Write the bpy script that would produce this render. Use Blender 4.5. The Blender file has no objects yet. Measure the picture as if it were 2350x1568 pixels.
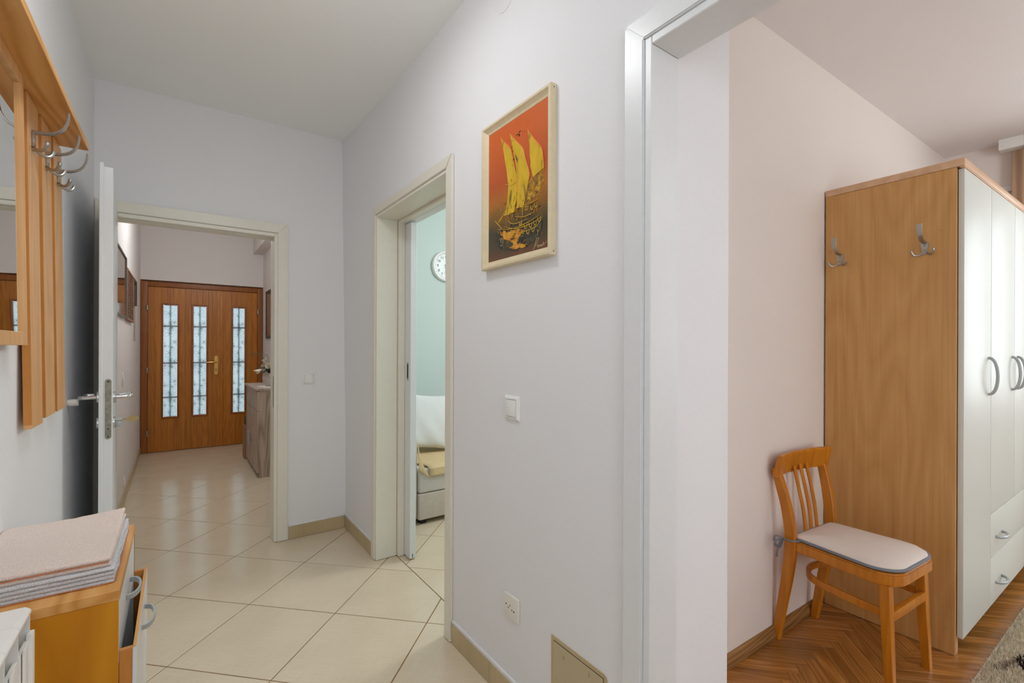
import bpy, bmesh, math, random
from mathutils import Vector, Matrix
random.seed(7)
PI = math.pi
S = bpy.context.scene
COL = S.collection

# ------------------------------------------------------------------ camera
CAM_H = 1.2511
cam_d = bpy.data.cameras.new('camera'); cam = bpy.data.objects.new('camera', cam_d); COL.objects.link(cam)
YAW, ROLL, F = math.radians(35.6144), math.radians(0.215), 1073.46
fw = Vector((math.sin(YAW), math.cos(YAW), 0)); rt = Vector((math.cos(YAW), -math.sin(YAW), 0)); up = Vector((0, 0, 1))
r3 = rt * math.cos(ROLL) + up * math.sin(ROLL); u3 = up * math.cos(ROLL) - rt * math.sin(ROLL)
m = Matrix((r3, u3, -fw)).transposed().to_4x4(); m.translation = (0, 0, CAM_H)
cam.matrix_world = m
cam_d.sensor_fit = 'HORIZONTAL'; cam_d.sensor_width = 36.0
cam_d.lens = F / 2350 * 36.0
cam_d.shift_y = (797.7 - 784) / 2350
cam_d.clip_start = 0.02
S.camera = cam

# ------------------------------------------------------------------ light and exposure
S.view_settings.view_transform = 'Standard'
try: S.view_settings.look = 'None'
except Exception: pass
S.view_settings.exposure = 0.0
S.view_settings.gamma = 1.0
S.view_settings.use_curve_mapping = False
S.cycles.use_denoising = True
S.cycles.diffuse_bounces = 7
S.cycles.max_bounces = 12
S.cycles.sample_clamp_indirect = 10.0
w = bpy.data.worlds.new('sky'); S.world = w; w.use_nodes = True
wb = w.node_tree.nodes['Background']
wb.inputs['Color'].default_value = (0.86, 0.95, 1.0, 1); wb.inputs['Strength'].default_value = 6.2

def area(name, loc, rot, size, power, color=(1, 1, 1), size_y=None, shape=None, spread=None):
    d = bpy.data.lights.new(name, 'AREA'); o = bpy.data.objects.new(name, d); COL.objects.link(o)
    o.location = loc; o.rotation_euler = rot
    d.energy = power; d.color = color; d.size = size
    if size_y: d.shape = 'RECTANGLE'; d.size_y = size_y
    if shape: d.shape = shape
    if spread: d.spread = spread
    return o
def point(name, loc, radius, power, color):
    d = bpy.data.lights.new(name, 'POINT'); o = bpy.data.objects.new(name, d); COL.objects.link(o)
    o.location = loc; d.energy = power; d.color = color; d.shadow_soft_size = radius; return o
area('hall_ceiling_lamp', (0.24, 1.45, 2.60), (0, 0, 0), 0.26, 4.8, (0.96, 0.98, 1.0), shape='DISK')
point('hall_lamp_glow', (0.24, 1.45, 2.50), 0.12, 3.0, (0.96, 0.98, 1.0))
point('hall_rear_fill', (0.34, -0.95, 1.75), 0.30, 21.5, (0.93, 0.97, 1.0))  # unseen soft fill behind the camera, added to lift walls and ceiling
point('lobby_lamp', (0.32, 4.9, 2.40), 0.10, 17, (0.90, 0.95, 1.0))
point('mint_room_fill', (2.7, 2.2, 2.35), 0.15, 46, (0.98, 0.98, 1.0))  # added fill that brightens the mint room, no fixture known there
point('bedroom_fill', (2.9, -0.9, 2.30), 0.18, 4.2, (0.90, 0.97, 1.0))  # weak general fill added beside the window daylight, no known fixture

# ------------------------------------------------------------------ helpers
def lin(c):
    c = c / 255.0
    return c / 12.92 if c <= 0.04045 else ((c + 0.055) / 1.055) ** 2.4
def rgb(r, g, b): return (lin(r), lin(g), lin(b), 1.0)

class MB:
    def __init__(s): s.bm = bmesh.new()
    def box(s, x0, x1, y0, y1, z0, z1, bev=0, seg=2):
        b = bmesh.new()
        r = bmesh.ops.create_cube(b, size=1)
        for v in b.verts:
            v.co = Vector(((x0 + x1) / 2 + v.co.x * (x1 - x0), (y0 + y1) / 2 + v.co.y * (y1 - y0), (z0 + z1) / 2 + v.co.z * (z1 - z0)))
        if bev: bmesh.ops.bevel(b, geom=list(b.edges), offset=bev, segments=seg, affect='EDGES', profile=0.6)
        s.add(b); return s
    def add(s, b, M=None):
        if M is not None: b.transform(M)
        me = bpy.data.meshes.new('tmp'); b.to_mesh(me); b.free(); s.bm.from_mesh(me); bpy.data.meshes.remove(me)
    def prism(s, pts, axis, a0, a1, bev=0):
        # pts 2d polygon in the two other axes (in xyz order), extruded along axis a0..a1
        def mk(p, a):
            if axis == 'x': return (a, p[0], p[1])
            if axis == 'y': return (p[0], a, p[1])
            return (p[0], p[1], a)
        b = bmesh.new()
        lo = [b.verts.new(mk(p, a0)) for p in pts]; hi = [b.verts.new(mk(p, a1)) for p in pts]
        n = len(pts)
        b.faces.new(lo); b.faces.new(hi)
        for i in range(n): b.faces.new((lo[i], lo[(i + 1) % n], hi[(i + 1) % n], hi[i]))
        bmesh.ops.recalc_face_normals(b, faces=b.faces)
        if bev: bmesh.ops.bevel(b, geom=list(b.edges), offset=bev, segments=2, affect='EDGES')
        s.add(b); return s
    def sweep(s, path, prof, side=None, closed=False, caps=True):
        """sweep a profile along path; prof(i,t)-> list of (a,b) in the frame (side, normal)."""
        P = [Vector(p) for p in path]; n = len(P); rings = []
        b = s.bm; prevN = None
        for i in range(n):
            if closed: t = (P[(i + 1) % n] - P[i - 1])
            else: t = P[min(i + 1, n - 1)] - P[max(i - 1, 0)]
            t.normalize()
            if side is not None:
                A = Vector(side); A = (A - t * A.dot(t)).normalized()
            else:
                if prevN is None:
                    ref = Vector((0, 0, 1)) if abs(t.z) < 0.9 else Vector((1, 0, 0))
                    A = t.cross(ref).normalized()
                else: A = (prevN - t * prevN.dot(t)).normalized()
                prevN = A
            B = t.cross(A)
            rings.append([b.verts.new(P[i] + A * p[0] + B * p[1]) for p in prof(i, i / max(1, n - 1))])
        k = len(rings[0])
        for i in range(n if closed else n - 1):
            r0, r1 = rings[i], rings[(i + 1) % n]
            for j in range(k): b.faces.new((r0[j], r0[(j + 1) % k], r1[(j + 1) % k], r1[j]))
        if caps and not closed:
            b.faces.new(list(reversed(rings[0]))); b.faces.new(rings[-1])
        return s
    def tube(s, path, r, seg=10, closed=False, side=None, flat=1.0):
        def prof(i, t):
            rr = r[i] if isinstance(r, (list, tuple)) else r
            return [(math.cos(2 * PI * j / seg) * rr, math.sin(2 * PI * j / seg) * rr * flat) for j in range(seg)]
        return s.sweep(path, prof, side=side, closed=closed)
    def strap(s, path, wd, th, side, ch=0.25):
        def prof(i, t):
            a = (wd[i] if isinstance(wd, (list, tuple)) else wd) / 2; h = (th[i] if isinstance(th, (list, tuple)) else th) / 2
            c = min(a, h) * ch
            return [(-a, -h + c), (-a + c, -h), (a - c, -h), (a, -h + c), (a, h - c), (a - c, h), (-a + c, h), (-a, h - c)]
        return s.sweep(path, prof, side=side)
    def lathe(s, pts, center=(0, 0, 0), seg=24, axis='z'):
        b = s.bm; C = Vector(center); rings = []
        for r, h in pts:
            ring = []
            for j in range(seg):
                a = 2 * PI * j / seg; c, d = math.cos(a) * r, math.sin(a) * r
                v = {'z': (c, d, h), 'x': (h, c, d), 'y': (c, h, d)}[axis]
                ring.append(b.verts.new(C + Vector(v)))
            rings.append(ring)
        for i in range(len(rings) - 1):
            for j in range(seg): b.faces.new((rings[i][j], rings[i][(j + 1) % seg], rings[i + 1][(j + 1) % seg], rings[i + 1][j]))
        b.faces.new(list(reversed(rings[0]))); b.faces.new(rings[-1])
        return s
    def grid(s, nu, nv, fn):
        b = s.bm
        V = [[b.verts.new(fn(i / nu, j / nv)) for j in range(nv + 1)] for i in range(nu + 1)]
        for i in range(nu):
            for j in range(nv): b.faces.new((V[i][j], V[i + 1][j], V[i + 1][j + 1], V[i][j + 1]))
        return s

def spl(P, n=6):
    out = []
    for i in range(len(P) - 1):
        p0, p1, p2, p3 = P[max(i - 1, 0)], P[i], P[i + 1], P[min(i + 2, len(P) - 1)]
        for k in range(n):
            t = k / n
            out.append(tuple(0.5 * (2 * p1[a] + (p2[a] - p0[a]) * t + (2 * p0[a] - 5 * p1[a] + 4 * p2[a] - p3[a]) * t * t + (3 * p1[a] - p0[a] - 3 * p2[a] + p3[a]) * t ** 3) for a in range(len(p1))))
    out.append(tuple(P[-1])); return out
def root_off(parent):
    v = Vector((0, 0, 0)); p = parent
    while p is not None: v = v + p.location; p = p.parent
    return v
def smooth(me, angle=35):
    for p in me.polygons: p.use_smooth = True
    try: me.set_sharp_from_angle(angle=math.radians(angle))
    except Exception: pass
def obj(name, mb, mat, parent=None, base=None, local=False, sm=True, kind=None):
    """link a MB as one mesh object.  Vertices are world coordinates unless local."""
    bm = mb.bm
    bmesh.ops.recalc_face_normals(bm, faces=bm.faces)
    me = bpy.data.meshes.new(name)
    off = Vector((0, 0, 0))
    if parent is not None and not local: off = root_off(parent)
    if parent is None and base is not None: off = Vector(base)
    if not local or base is not None: bm.transform(Matrix.Translation(-off))
    bm.to_mesh(me); bm.free()
    if sm: smooth(me)
    me.materials.append(mat)
    o = bpy.data.objects.new(name, me); COL.objects.link(o)
    if parent is not None: o.parent = parent
    elif base is not None: o.location = base
    if kind: o['kind'] = kind
    return o
def thing(name, label, cat, loc=(0, 0, 0), rot=(0, 0, 0), group=None):
    o = bpy.data.objects.new(name, None); COL.objects.link(o); o.location = loc; o.rotation_euler = rot
    o.empty_display_size = 0.1
    o['label'] = label; o['category'] = cat
    if group: o['group'] = group
    return o
def tag(o, label, cat, group=None):
    o['label'] = label; o['category'] = cat
    if group: o['group'] = group
    return o
def setting(name, loc=(0, 0, 0), rot=(0, 0, 0)):
    o = bpy.data.objects.new(name, None); COL.objects.link(o); o.location = loc; o.rotation_euler = rot
    o['kind'] = 'structure'; return o
def struct(name, mb, mat, sm=False):
    return obj(name, mb, mat, sm=sm, kind='structure')

# ------------------------------------------------------------------ materials
def nodes(name):
    mt = bpy.data.materials.new(name); mt.use_nodes = True
    nt = mt.node_tree; return mt, nt, nt.nodes['Principled BSDF']
def N(nt, t, **kw):
    n = nt.nodes.new(t)
    for k, v in kw.items():
        if hasattr(n, k): setattr(n, k, v)
        else: n.inputs[k].default_value = v
    return n
def ramp(nt, stops):
    r = nt.nodes.new('ShaderNodeValToRGB'); e = r.color_ramp.elements
    e[0].position, e[0].color = stops[0]; e[1].position, e[1].color = stops[-1]
    for p, c in stops[1:-1]:
        x = e.new(p); x.color = c
    return r
def coords(nt, scale=(1, 1, 1), rot=(0, 0, 0), kind='Object', loc=(0, 0, 0)):
    tc = nt.nodes.new('ShaderNodeTexCoord'); mp = nt.nodes.new('ShaderNodeMapping')
    mp.inputs['Scale'].default_value = scale; mp.inputs['Rotation'].default_value = rot; mp.inputs['Location'].default_value = loc
    nt.links.new(tc.outputs[kind], mp.inputs['Vector']); return mp
def bump(nt, bs, src, strength, dist=0.001):
    b = nt.nodes.new('ShaderNodeBump'); b.inputs['Strength'].default_value = strength; b.inputs['Distance'].default_value = dist
    nt.links.new(src, b.inputs['Height']); nt.links.new(b.outputs['Normal'], bs.inputs['Normal'])
def plain(name, col, rough=0.5, metal=0.0, spec=0.5, noise=None, coat=0.0):
    mt, nt, bs = nodes(name)
    bs.inputs['Base Color'].default_value = col; bs.inputs['Roughness'].default_value = rough
    bs.inputs['Metallic'].default_value = metal; bs.inputs['Specular IOR Level'].default_value = spec
    if coat: bs.inputs['Coat Weight'].default_value = coat
    if noise:
        sc, amt, bst = noise
        mp = coords(nt); nz = N(nt, 'ShaderNodeTexNoise'); nz.inputs['Scale'].default_value = sc; nz.inputs['Detail'].default_value = 4
        nt.links.new(mp.outputs[0], nz.inputs['Vector'])
        c1 = tuple(max(0, x * (1 - amt)) for x in col[:3]) + (1,); c2 = tuple(min(1, x * (1 + amt)) for x in col[:3]) + (1,)
        r = ramp(nt, [(0.3, c1), (0.7, c2)]); nt.links.new(nz.outputs['Fac'], r.inputs['Fac'])
        nt.links.new(r.outputs['Color'], bs.inputs['Base Color'])
        if bst: bump(nt, bs, nz.outputs['Fac'], bst)
    return mt
def wood(name, dark, mid, light, axis='z', cross=22.0, long=1.2, wave=0.35, wscale=2.2, rough=0.4, rnd=0.0, spec=0.4):
    mt, nt, bs = nodes(name)
    sc = {'x': (long, cross, cross), 'y': (cross, long, cross), 'z': (cross, cross, long)}[axis]
    mp = coords(nt, sc)
    vec = mp.outputs[0]
    oi = nt.nodes.new('ShaderNodeObjectInfo')
    if rnd:
        ad = nt.nodes.new('ShaderNodeVectorMath'); ad.operation = 'ADD'
        ml = nt.nodes.new('ShaderNodeMath'); ml.operation = 'MULTIPLY'; ml.inputs[1].default_value = 61.0
        nt.links.new(oi.outputs['Random'], ml.inputs[0]); nt.links.new(vec, ad.inputs[0]); nt.links.new(ml.outputs[0], ad.inputs[1]); vec = ad.outputs[0]
    nz = N(nt, 'ShaderNodeTexNoise'); nz.inputs['Scale'].default_value = 1.0; nz.inputs['Detail'].default_value = 6; nz.inputs['Roughness'].default_value = 0.65; nz.inputs['Distortion'].default_value = 0.3
    nt.links.new(vec, nz.inputs['Vector'])
    # slow cathedral figure
    sc2 = tuple(wscale if x == cross else 0.55 for x in sc)
    mp2 = coords(nt, sc2, loc=(0.3, 0.1, 0.2)); v2 = mp2.outputs[0]
    if rnd:
        ad2 = nt.nodes.new('ShaderNodeVectorMath'); ad2.operation = 'ADD'
        nt.links.new(v2, ad2.inputs[0]); nt.links.new(ml.outputs[0], ad2.inputs[1]); v2 = ad2.outputs[0]
    n2 = N(nt, 'ShaderNodeTexNoise'); n2.inputs['Scale'].default_value = 1.0; n2.inputs['Detail'].default_value = 2
    nt.links.new(v2, n2.inputs['Vector'])
    mu = nt.nodes.new('ShaderNodeMath'); mu.operation = 'MULTIPLY'; mu.inputs[1].default_value = 30.0
    nt.links.new(n2.outputs['Fac'], mu.inputs[0])
    sn = nt.nodes.new('ShaderNodeMath'); sn.operation = 'PINGPONG'; sn.inputs[1].default_value = 1.0
    nt.links.new(mu.outputs[0], sn.inputs[0])
    mx = nt.nodes.new('ShaderNodeMix'); mx.data_type = 'FLOAT'; mx.inputs[0].default_value = wave
    nt.links.new(nz.outputs['Fac'], mx.inputs[2]); nt.links.new(sn.outputs[0], mx.inputs[3])
    r = ramp(nt, [(0.28, dark), (0.5, mid), (0.75, light)])
    nt.links.new(mx.outputs[0], r.inputs['Fac'])
    out = r.outputs['Color']
    if rnd:
        hs = nt.nodes.new('ShaderNodeHueSaturation')
        mr = nt.nodes.new('ShaderNodeMapRange'); mr.inputs['To Min'].default_value = 1 - rnd; mr.inputs['To Max'].default_value = 1 + rnd
        nt.links.new(oi.outputs['Random'], mr.inputs['Value']); nt.links.new(mr.outputs[0], hs.inputs['Value']); nt.links.new(out, hs.inputs['Color']); out = hs.outputs['Color']
    nt.links.new(out, bs.inputs['Base Color'])
    bs.inputs['Roughness'].default_value = rough; bs.inputs['Specular IOR Level'].default_value = spec
    bump(nt, bs, nz.outputs['Fac'], 0.06)
    return mt

M = {}
M['wall'] = plain('white_plaster', rgb(232, 232, 234), 0.85, spec=0.2, noise=(160, 0.012, 0.28))
M['wall_lobby'] = plain('rough_pinkish_plaster', rgb(226, 219, 214), 0.9, spec=0.2, noise=(90, 0.02, 0.6))
M['wall_mint'] = plain('mint_plaster', rgb(202, 217, 213), 0.85, spec=0.2, noise=(160, 0.012, 0.28))
M['wall_bed'] = plain('pale_peach_plaster', rgb(234, 225, 219), 0.85, spec=0.2, noise=(160, 0.012, 0.28))
M['ceil'] = plain('ceiling_paint', rgb(243, 244, 243), 0.9, spec=0.15, noise=(120, 0.01, 0.08))
M['ceil_bed'] = plain('bedroom_ceiling_paint', rgb(234, 231, 231), 0.9, spec=0.15, noise=(120, 0.01, 0.08))
M['cream'] = plain('cream_lacquer', rgb(229, 225, 212), 0.35, noise=(30, 0.012, 0.03))
M['white_lacquer'] = plain('white_lacquer', rgb(226, 228, 229), 0.3, noise=(60, 0.01, 0.05))
M['door_white'] = plain('door_white_paint', rgb(224, 227, 228), 0.35, noise=(40, 0.01, 0.03))
M['plastic'] = plain('ivory_plastic', rgb(232, 229, 220), 0.35)
M['plastic_white'] = plain('white_plastic', rgb(236, 236, 234), 0.35)
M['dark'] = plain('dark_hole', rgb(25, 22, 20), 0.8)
M['steel'] = plain('satin_steel', rgb(176, 172, 166), 0.33, metal=1.0, noise=(200, 0.05, 0.02))
M['chrome'] = plain('polished_chrome', rgb(215, 215, 215), 0.12, metal=1.0)
M['alu'] = plain('grey_handle_metal', rgb(172, 176, 177), 0.38, metal=0.4)
M['zinc'] = plain('tarnished_zinc', rgb(150, 148, 135), 0.5, metal=0.7, noise=(60, 0.25, 0.1))
M['brass'] = plain('brass', rgb(205, 165, 90), 0.3, metal=1.0)
M['keybrass'] = plain('dull_brass_key', rgb(170, 152, 105), 0.4, metal=0.9)
M['beech'] = wood('beech_laminate', rgb(208, 154, 98), rgb(219, 167, 110), rgb(228, 178, 122), 'z', 30, 1.0, 0.25, 3, 0.42)
M['beech_y'] = wood('beech_laminate_lengthwise', rgb(204, 144, 70), rgb(217, 158, 86), rgb(227, 172, 104), 'y', 30, 1.0, 0.55, 4, 0.42)
M['beech_edge'] = wood('beech_laminate_edge', rgb(188, 121, 52), rgb(198, 131, 60), rgb(206, 140, 70), 'z', 60, 6.0, 0.1, 3, 0.5)
M['beech_cab'] = wood('cabinet_side_laminate', rgb(192, 122, 10), rgb(202, 131, 14), rgb(212, 145, 24), 'z', 26, 1.0, 0.35, 3.2, 0.42)
M['ward_side'] = wood('wardrobe_side_laminate', rgb(186, 136, 78), rgb(200, 150, 90), rgb(210, 163, 105), 'z', 60, 1.5, 0.17, 2.4, 0.42)
M['ward_top'] = wood('wardrobe_cornice_laminate', rgb(200, 158, 122), rgb(212, 171, 135), rgb(220, 182, 148), 'x', 24, 0.8, 0.2, 2.6, 0.4)
M['chair'] = wood('honey_beech_chair', rgb(176, 104, 16), rgb(194, 118, 22), rgb(208, 136, 38), 'z', 40, 3.0, 0.2, 5, 0.3, spec=0.5)
M['oak'] = wood('oak_parquet', rgb(140, 88, 36), rgb(164, 108, 50), rgb(186, 132, 74), 'x', 60, 3.0, 0.3, 8, 0.28, rnd=0.22)
M['oak_skirt'] = wood('oak_skirting', rgb(112, 76, 40), rgb(150, 108, 62), rgb(172, 130, 82), 'x', 60, 3.0, 0.3, 8, 0.4)
M['front_door'] = wood('varnished_door_boards', rgb(158, 92, 20), rgb(180, 109, 28), rgb(196, 126, 42), 'z', 40, 1.2, 0.2, 6, 0.35, rnd=0.08)
M['front_frame'] = wood('varnished_door_frame', rgb(132, 74, 26), rgb(148, 86, 34), rgb(162, 98, 42), 'z', 40, 1.2, 0.2, 6, 0.4)
M['sonoma'] = wood('pale_grey_oak', rgb(150, 132, 118), rgb(178, 160, 144), rgb(198, 182, 166), 'z', 34, 1.2, 0.35, 5, 0.5)
M['grout'] = plain('tan_grout', rgb(142, 108, 70), 0.9, noise=(80, 0.1, 0.2))
M['picture_frame'] = plain('cream_gilt_moulding', rgb(222, 206, 172), 0.4, noise=(50, 0.04, 0.05))
M['frame_side'] = plain('greyed_moulding', rgb(196, 190, 180), 0.5, noise=(50, 0.05, 0.05))
M['black'] = plain('black_rubber', rgb(22, 21, 20), 0.6)
M['piping'] = plain('grey_piping', rgb(126, 128, 136), 0.85, noise=(300, 0.08, 0.2))
M['cushion'] = plain('blush_cotton', rgb(226, 214, 205), 0.9, spec=0.2, noise=(14, 0.02, 0.5))
M['sofa'] = plain('grey_upholstery', rgb(202, 196, 188), 0.95, spec=0.15, noise=(60, 0.05, 0.3))
M['sofa_base'] = plain('taupe_velour', rgb(196, 186, 174), 0.95, spec=0.15, noise=(24, 0.06, 0.2))
M['pillow'] = plain('white_cotton_pillow', rgb(224, 226, 226), 0.9, spec=0.15, noise=(20, 0.015, 0.3))
M['throw'] = plain('sand_throw', rgb(214, 190, 148), 0.9, spec=0.15, noise=(120, 0.05, 0.3))
M['curtain'] = plain('beige_curtain', rgb(190, 158, 130), 0.85, noise=(150, 0.04, 0.1))
M['radiator'] = plain('radiator_enamel', rgb(235, 232, 226), 0.35)
M['vase'] = plain('pale_ceramic', rgb(196, 186, 178), 0.3, noise=(30, 0.06, 0.1))
M['petal'] = plain('cream_petal', rgb(236, 228, 210), 0.6)
M['leaf'] = plain('dark_green_leaf', rgb(46, 58, 36), 0.5)
M['stem'] = plain('olive_stem', rgb(96, 92, 62), 0.7)
M['lace'] = plain('white_lace', rgb(228, 222, 214), 0.9)
M['grey_frame'] = plain('bronze_frame', rgb(104, 94, 84), 0.35, metal=0.4)
M['dark_frame'] = plain('dark_brown_frame', rgb(66, 52, 46), 0.5)
M['weave'] = plain('woven_reed', rgb(158, 116, 88), 0.8, noise=(60, 0.2, 0.4))
M['print'] = plain('faded_print', rgb(120, 108, 98), 0.15, noise=(9, 0.25, 0))
M['strip'] = plain('grey_strip', rgb(170, 160, 150), 0.6)
M['iron'] = plain('black_iron', rgb(70, 84, 108), 0.6)
M['curl'] = plain('etched_line', rgb(66, 82, 104), 0.6)
def glossy(name, col, rough):
    mt, nt, bs = nodes(name); bs.inputs['Base Color'].default_value = col; bs.inputs['Metallic'].default_value = 1; bs.inputs['Roughness'].default_value = rough
    nz = N(nt, 'ShaderNodeTexNoise'); nz.inputs['Scale'].default_value = 3.0
    mp = coords(nt); nt.links.new(mp.outputs[0], nz.inputs['Vector'])
    r = nt.nodes.new('ShaderNodeMapRange'); r.inputs['To Min'].default_value = rough; r.inputs['To Max'].default_value = rough + 0.02
    nt.links.new(nz.outputs['Fac'], r.inputs['Value']); nt.links.new(r.outputs[0], bs.inputs['Roughness']); return mt
M['mirror'] = glossy('mirror_silver', (0.86, 0.88, 0.86, 1), 0.0)
def frosted():
    mt = bpy.data.materials.new('frosted_glass'); mt.use_nodes = True; nt = mt.node_tree
    for n in list(nt.nodes):
        if n.type != 'OUTPUT_MATERIAL': nt.nodes.remove(n)
    out = [n for n in nt.nodes if n.type == 'OUTPUT_MATERIAL'][0]
    tl = N(nt, 'ShaderNodeBsdfTranslucent'); gl = N(nt, 'ShaderNodeBsdfGlossy'); gl.inputs['Roughness'].default_value = 0.2
    mp = coords(nt); nz = N(nt, 'ShaderNodeTexNoise'); nz.inputs['Scale'].default_value = 7.0; nt.links.new(mp.outputs[0], nz.inputs['Vector'])
    r = ramp(nt, [(0.3, (0.325, 0.362, 0.372, 1)), (0.7, (0.362, 0.386, 0.389, 1))]); nt.links.new(nz.outputs['Fac'], r.inputs['Fac'])
    nt.links.new(r.outputs['Color'], tl.inputs['Color'])
    mx = N(nt, 'ShaderNodeMixShader'); mx.inputs[0].default_value = 0.06
    nt.links.new(tl.outputs[0], mx.inputs[1]); nt.links.new(gl.outputs[0], mx.inputs[2]); nt.links.new(mx.outputs[0], out.inputs['Surface']); return mt
M['frosted'] = frosted()
def tile_mat(name, c1, c2, rough=0.3):
    mt, nt, bs = nodes(name)
    outs = []
    for sc in ((9, 420, 1), (420, 9, 1)):
        mp = coords(nt, sc); nz = N(nt, 'ShaderNodeTexNoise'); nz.inputs['Scale'].default_value = 1.0; nz.inputs['Detail'].default_value = 3
        nt.links.new(mp.outputs[0], nz.inputs['Vector']); outs.append(nz.outputs['Fac'])
    mp3 = coords(nt, (2, 2, 1)); n3 = N(nt, 'ShaderNodeTexNoise'); n3.inputs['Scale'].default_value = 2.0; nt.links.new(mp3.outputs[0], n3.inputs['Vector'])
    a = nt.nodes.new('ShaderNodeMath'); a.operation = 'ADD'; nt.links.new(outs[0], a.inputs[0]); nt.links.new(outs[1], a.inputs[1])
    b = nt.nodes.new('ShaderNodeMath'); b.operation = 'MULTIPLY_ADD'; b.inputs[1].default_value = 0.5; nt.links.new(a.outputs[0], b.inputs[0])
    c = nt.nodes.new('ShaderNodeMath'); c.operation = 'MULTIPLY'; c.inputs[1].default_value = 0.35; nt.links.new(n3.outputs['Fac'], c.inputs[0]); nt.links.new(c.outputs[0], b.inputs[2])
    r = ramp(nt, [(0.42, c1), (0.95, c2)]); nt.links.new(b.outputs[0], r.inputs['Fac'])
    oi = nt.nodes.new('ShaderNodeObjectInfo'); hs = nt.nodes.new('ShaderNodeHueSaturation'); mr = nt.nodes.new('ShaderNodeMapRange')
    mr.inputs['To Min'].default_value = 0.985; mr.inputs['To Max'].default_value = 1.015
    nt.links.new(oi.outputs['Random'], mr.inputs['Value']); nt.links.new(mr.outputs[0], hs.inputs['Value']); nt.links.new(r.outputs['Color'], hs.inputs['Color'])
    nt.links.new(hs.outputs['Color'], bs.inputs['Base Color']); bs.inputs['Roughness'].default_value = rough; bs.inputs['Specular IOR Level'].default_value = 0.7
    bump(nt, bs, a.outputs[0], 0.04, 0.0003); return mt
M['tile'] = tile_mat('linen_ceramic_tile', rgb(206, 190, 162), rgb(228, 214, 190), 0.17)
M['skirt_tile'] = tile_mat('skirting_ceramic_tile', rgb(176, 156, 116), rgb(202, 182, 144), 0.35)
def terry(name, col, col2):
    mt, nt, bs = nodes(name); bs.inputs['Roughness'].default_value = 1.0; bs.inputs['Specular IOR Level'].default_value = 0.05
    bs.inputs['Sheen Weight'].default_value = 0.3
    mp = coords(nt); nz = N(nt, 'ShaderNodeTexNoise'); nz.inputs['Scale'].default_value = 420; nz.inputs['Detail'].default_value = 3; nt.links.new(mp.outputs[0], nz.inputs['Vector'])
    r = ramp(nt, [(0.32, col2), (0.6, col)]); nt.links.new(nz.outputs['Fac'], r.inputs['Fac']); nt.links.new(r.outputs['Color'], bs.inputs['Base Color'])
    bump(nt, bs, nz.outputs['Fac'], 0.9, 0.003); return mt
M['terry_pink'] = terry('blush_terry', rgb(242, 226, 215), rgb(224, 202, 189))
M['terry_grey'] = terry('pale_grey_terry', rgb(226, 226, 228), rgb(190, 190, 194))
M['terry_edge'] = terry('orange_hem_thread', rgb(214, 132, 84), rgb(190, 106, 60))
M['rug'] = terry('cream_shag', rgb(222, 210, 188), rgb(190, 176, 152))
def shag():
    mt, nt, bs = nodes('patterned_shag_pile'); bs.inputs['Roughness'].default_value = 1.0; bs.inputs['Specular IOR Level'].default_value = 0.05
    at = N(nt, 'ShaderNodeAttribute'); at.attribute_name = 'pile'; nt.links.new(at.outputs['Color'], bs.inputs['Base Color'])
    return mt
M['shag'] = shag()
def chip(name='raw_chipboard'): return plain(name, rgb(150, 118, 74), 0.9, noise=(500, 0.4, 0.4))
M['chip'] = chip()

# ------------------------------------------------------------------ polygons on the floor
def clip(poly, x0, x1, y0, y1):
    def cut(P, f, g):
        o = []
        for i in range(len(P)):
            a, b = P[i - 1], P[i]; fa, fb = f(a), f(b)
            if fa >= 0 and fb >= 0: o.append(b)
            elif fa >= 0 > fb or fa < 0 <= fb:
                t = fa / (fa - fb); q = (a[0] + (b[0] - a[0]) * t, a[1] + (b[1] - a[1]) * t); o.append(q)
                if fb >= 0: o.append(b)
        return o
    for f in (lambda p: p[0] - x0, lambda p: x1 - p[0], lambda p: p[1] - y0, lambda p: y1 - p[1]):
        poly = cut(poly, f, None)
        if len(poly) < 3: return []
    return poly
def parea(P): return abs(sum(P[i - 1][0] * P[i][1] - P[i][0] * P[i - 1][1] for i in range(len(P)))) / 2
def slab_bm(P, th, ch):
    """flat piece with chamfered top edges, top at z=0"""
    cx = sum(p[0] for p in P) / len(P); cy = sum(p[1] for p in P) / len(P)
    per = sum(math.dist(P[i - 1], P[i]) for i in range(len(P))); k = 1 - ch * per / (2 * max(parea(P), 1e-6))
    k = max(k, 0.6)
    mb = MB(); b = mb.bm
    top = [b.verts.new((cx + (p[0] - cx) * k, cy + (p[1] - cy) * k, 0)) for p in P]
    mid = [b.verts.new((p[0], p[1], -ch)) for p in P]; bot = [b.verts.new((p[0], p[1], -th)) for p in P]
    b.faces.new(top); n = len(P)
    for i in range(n):
        j = (i + 1) % n
        b.faces.new((top[i], mid[i], mid[j], top[j])); b.faces.new((mid[i], bot[i], bot[j], mid[j]))
    return mb
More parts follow.
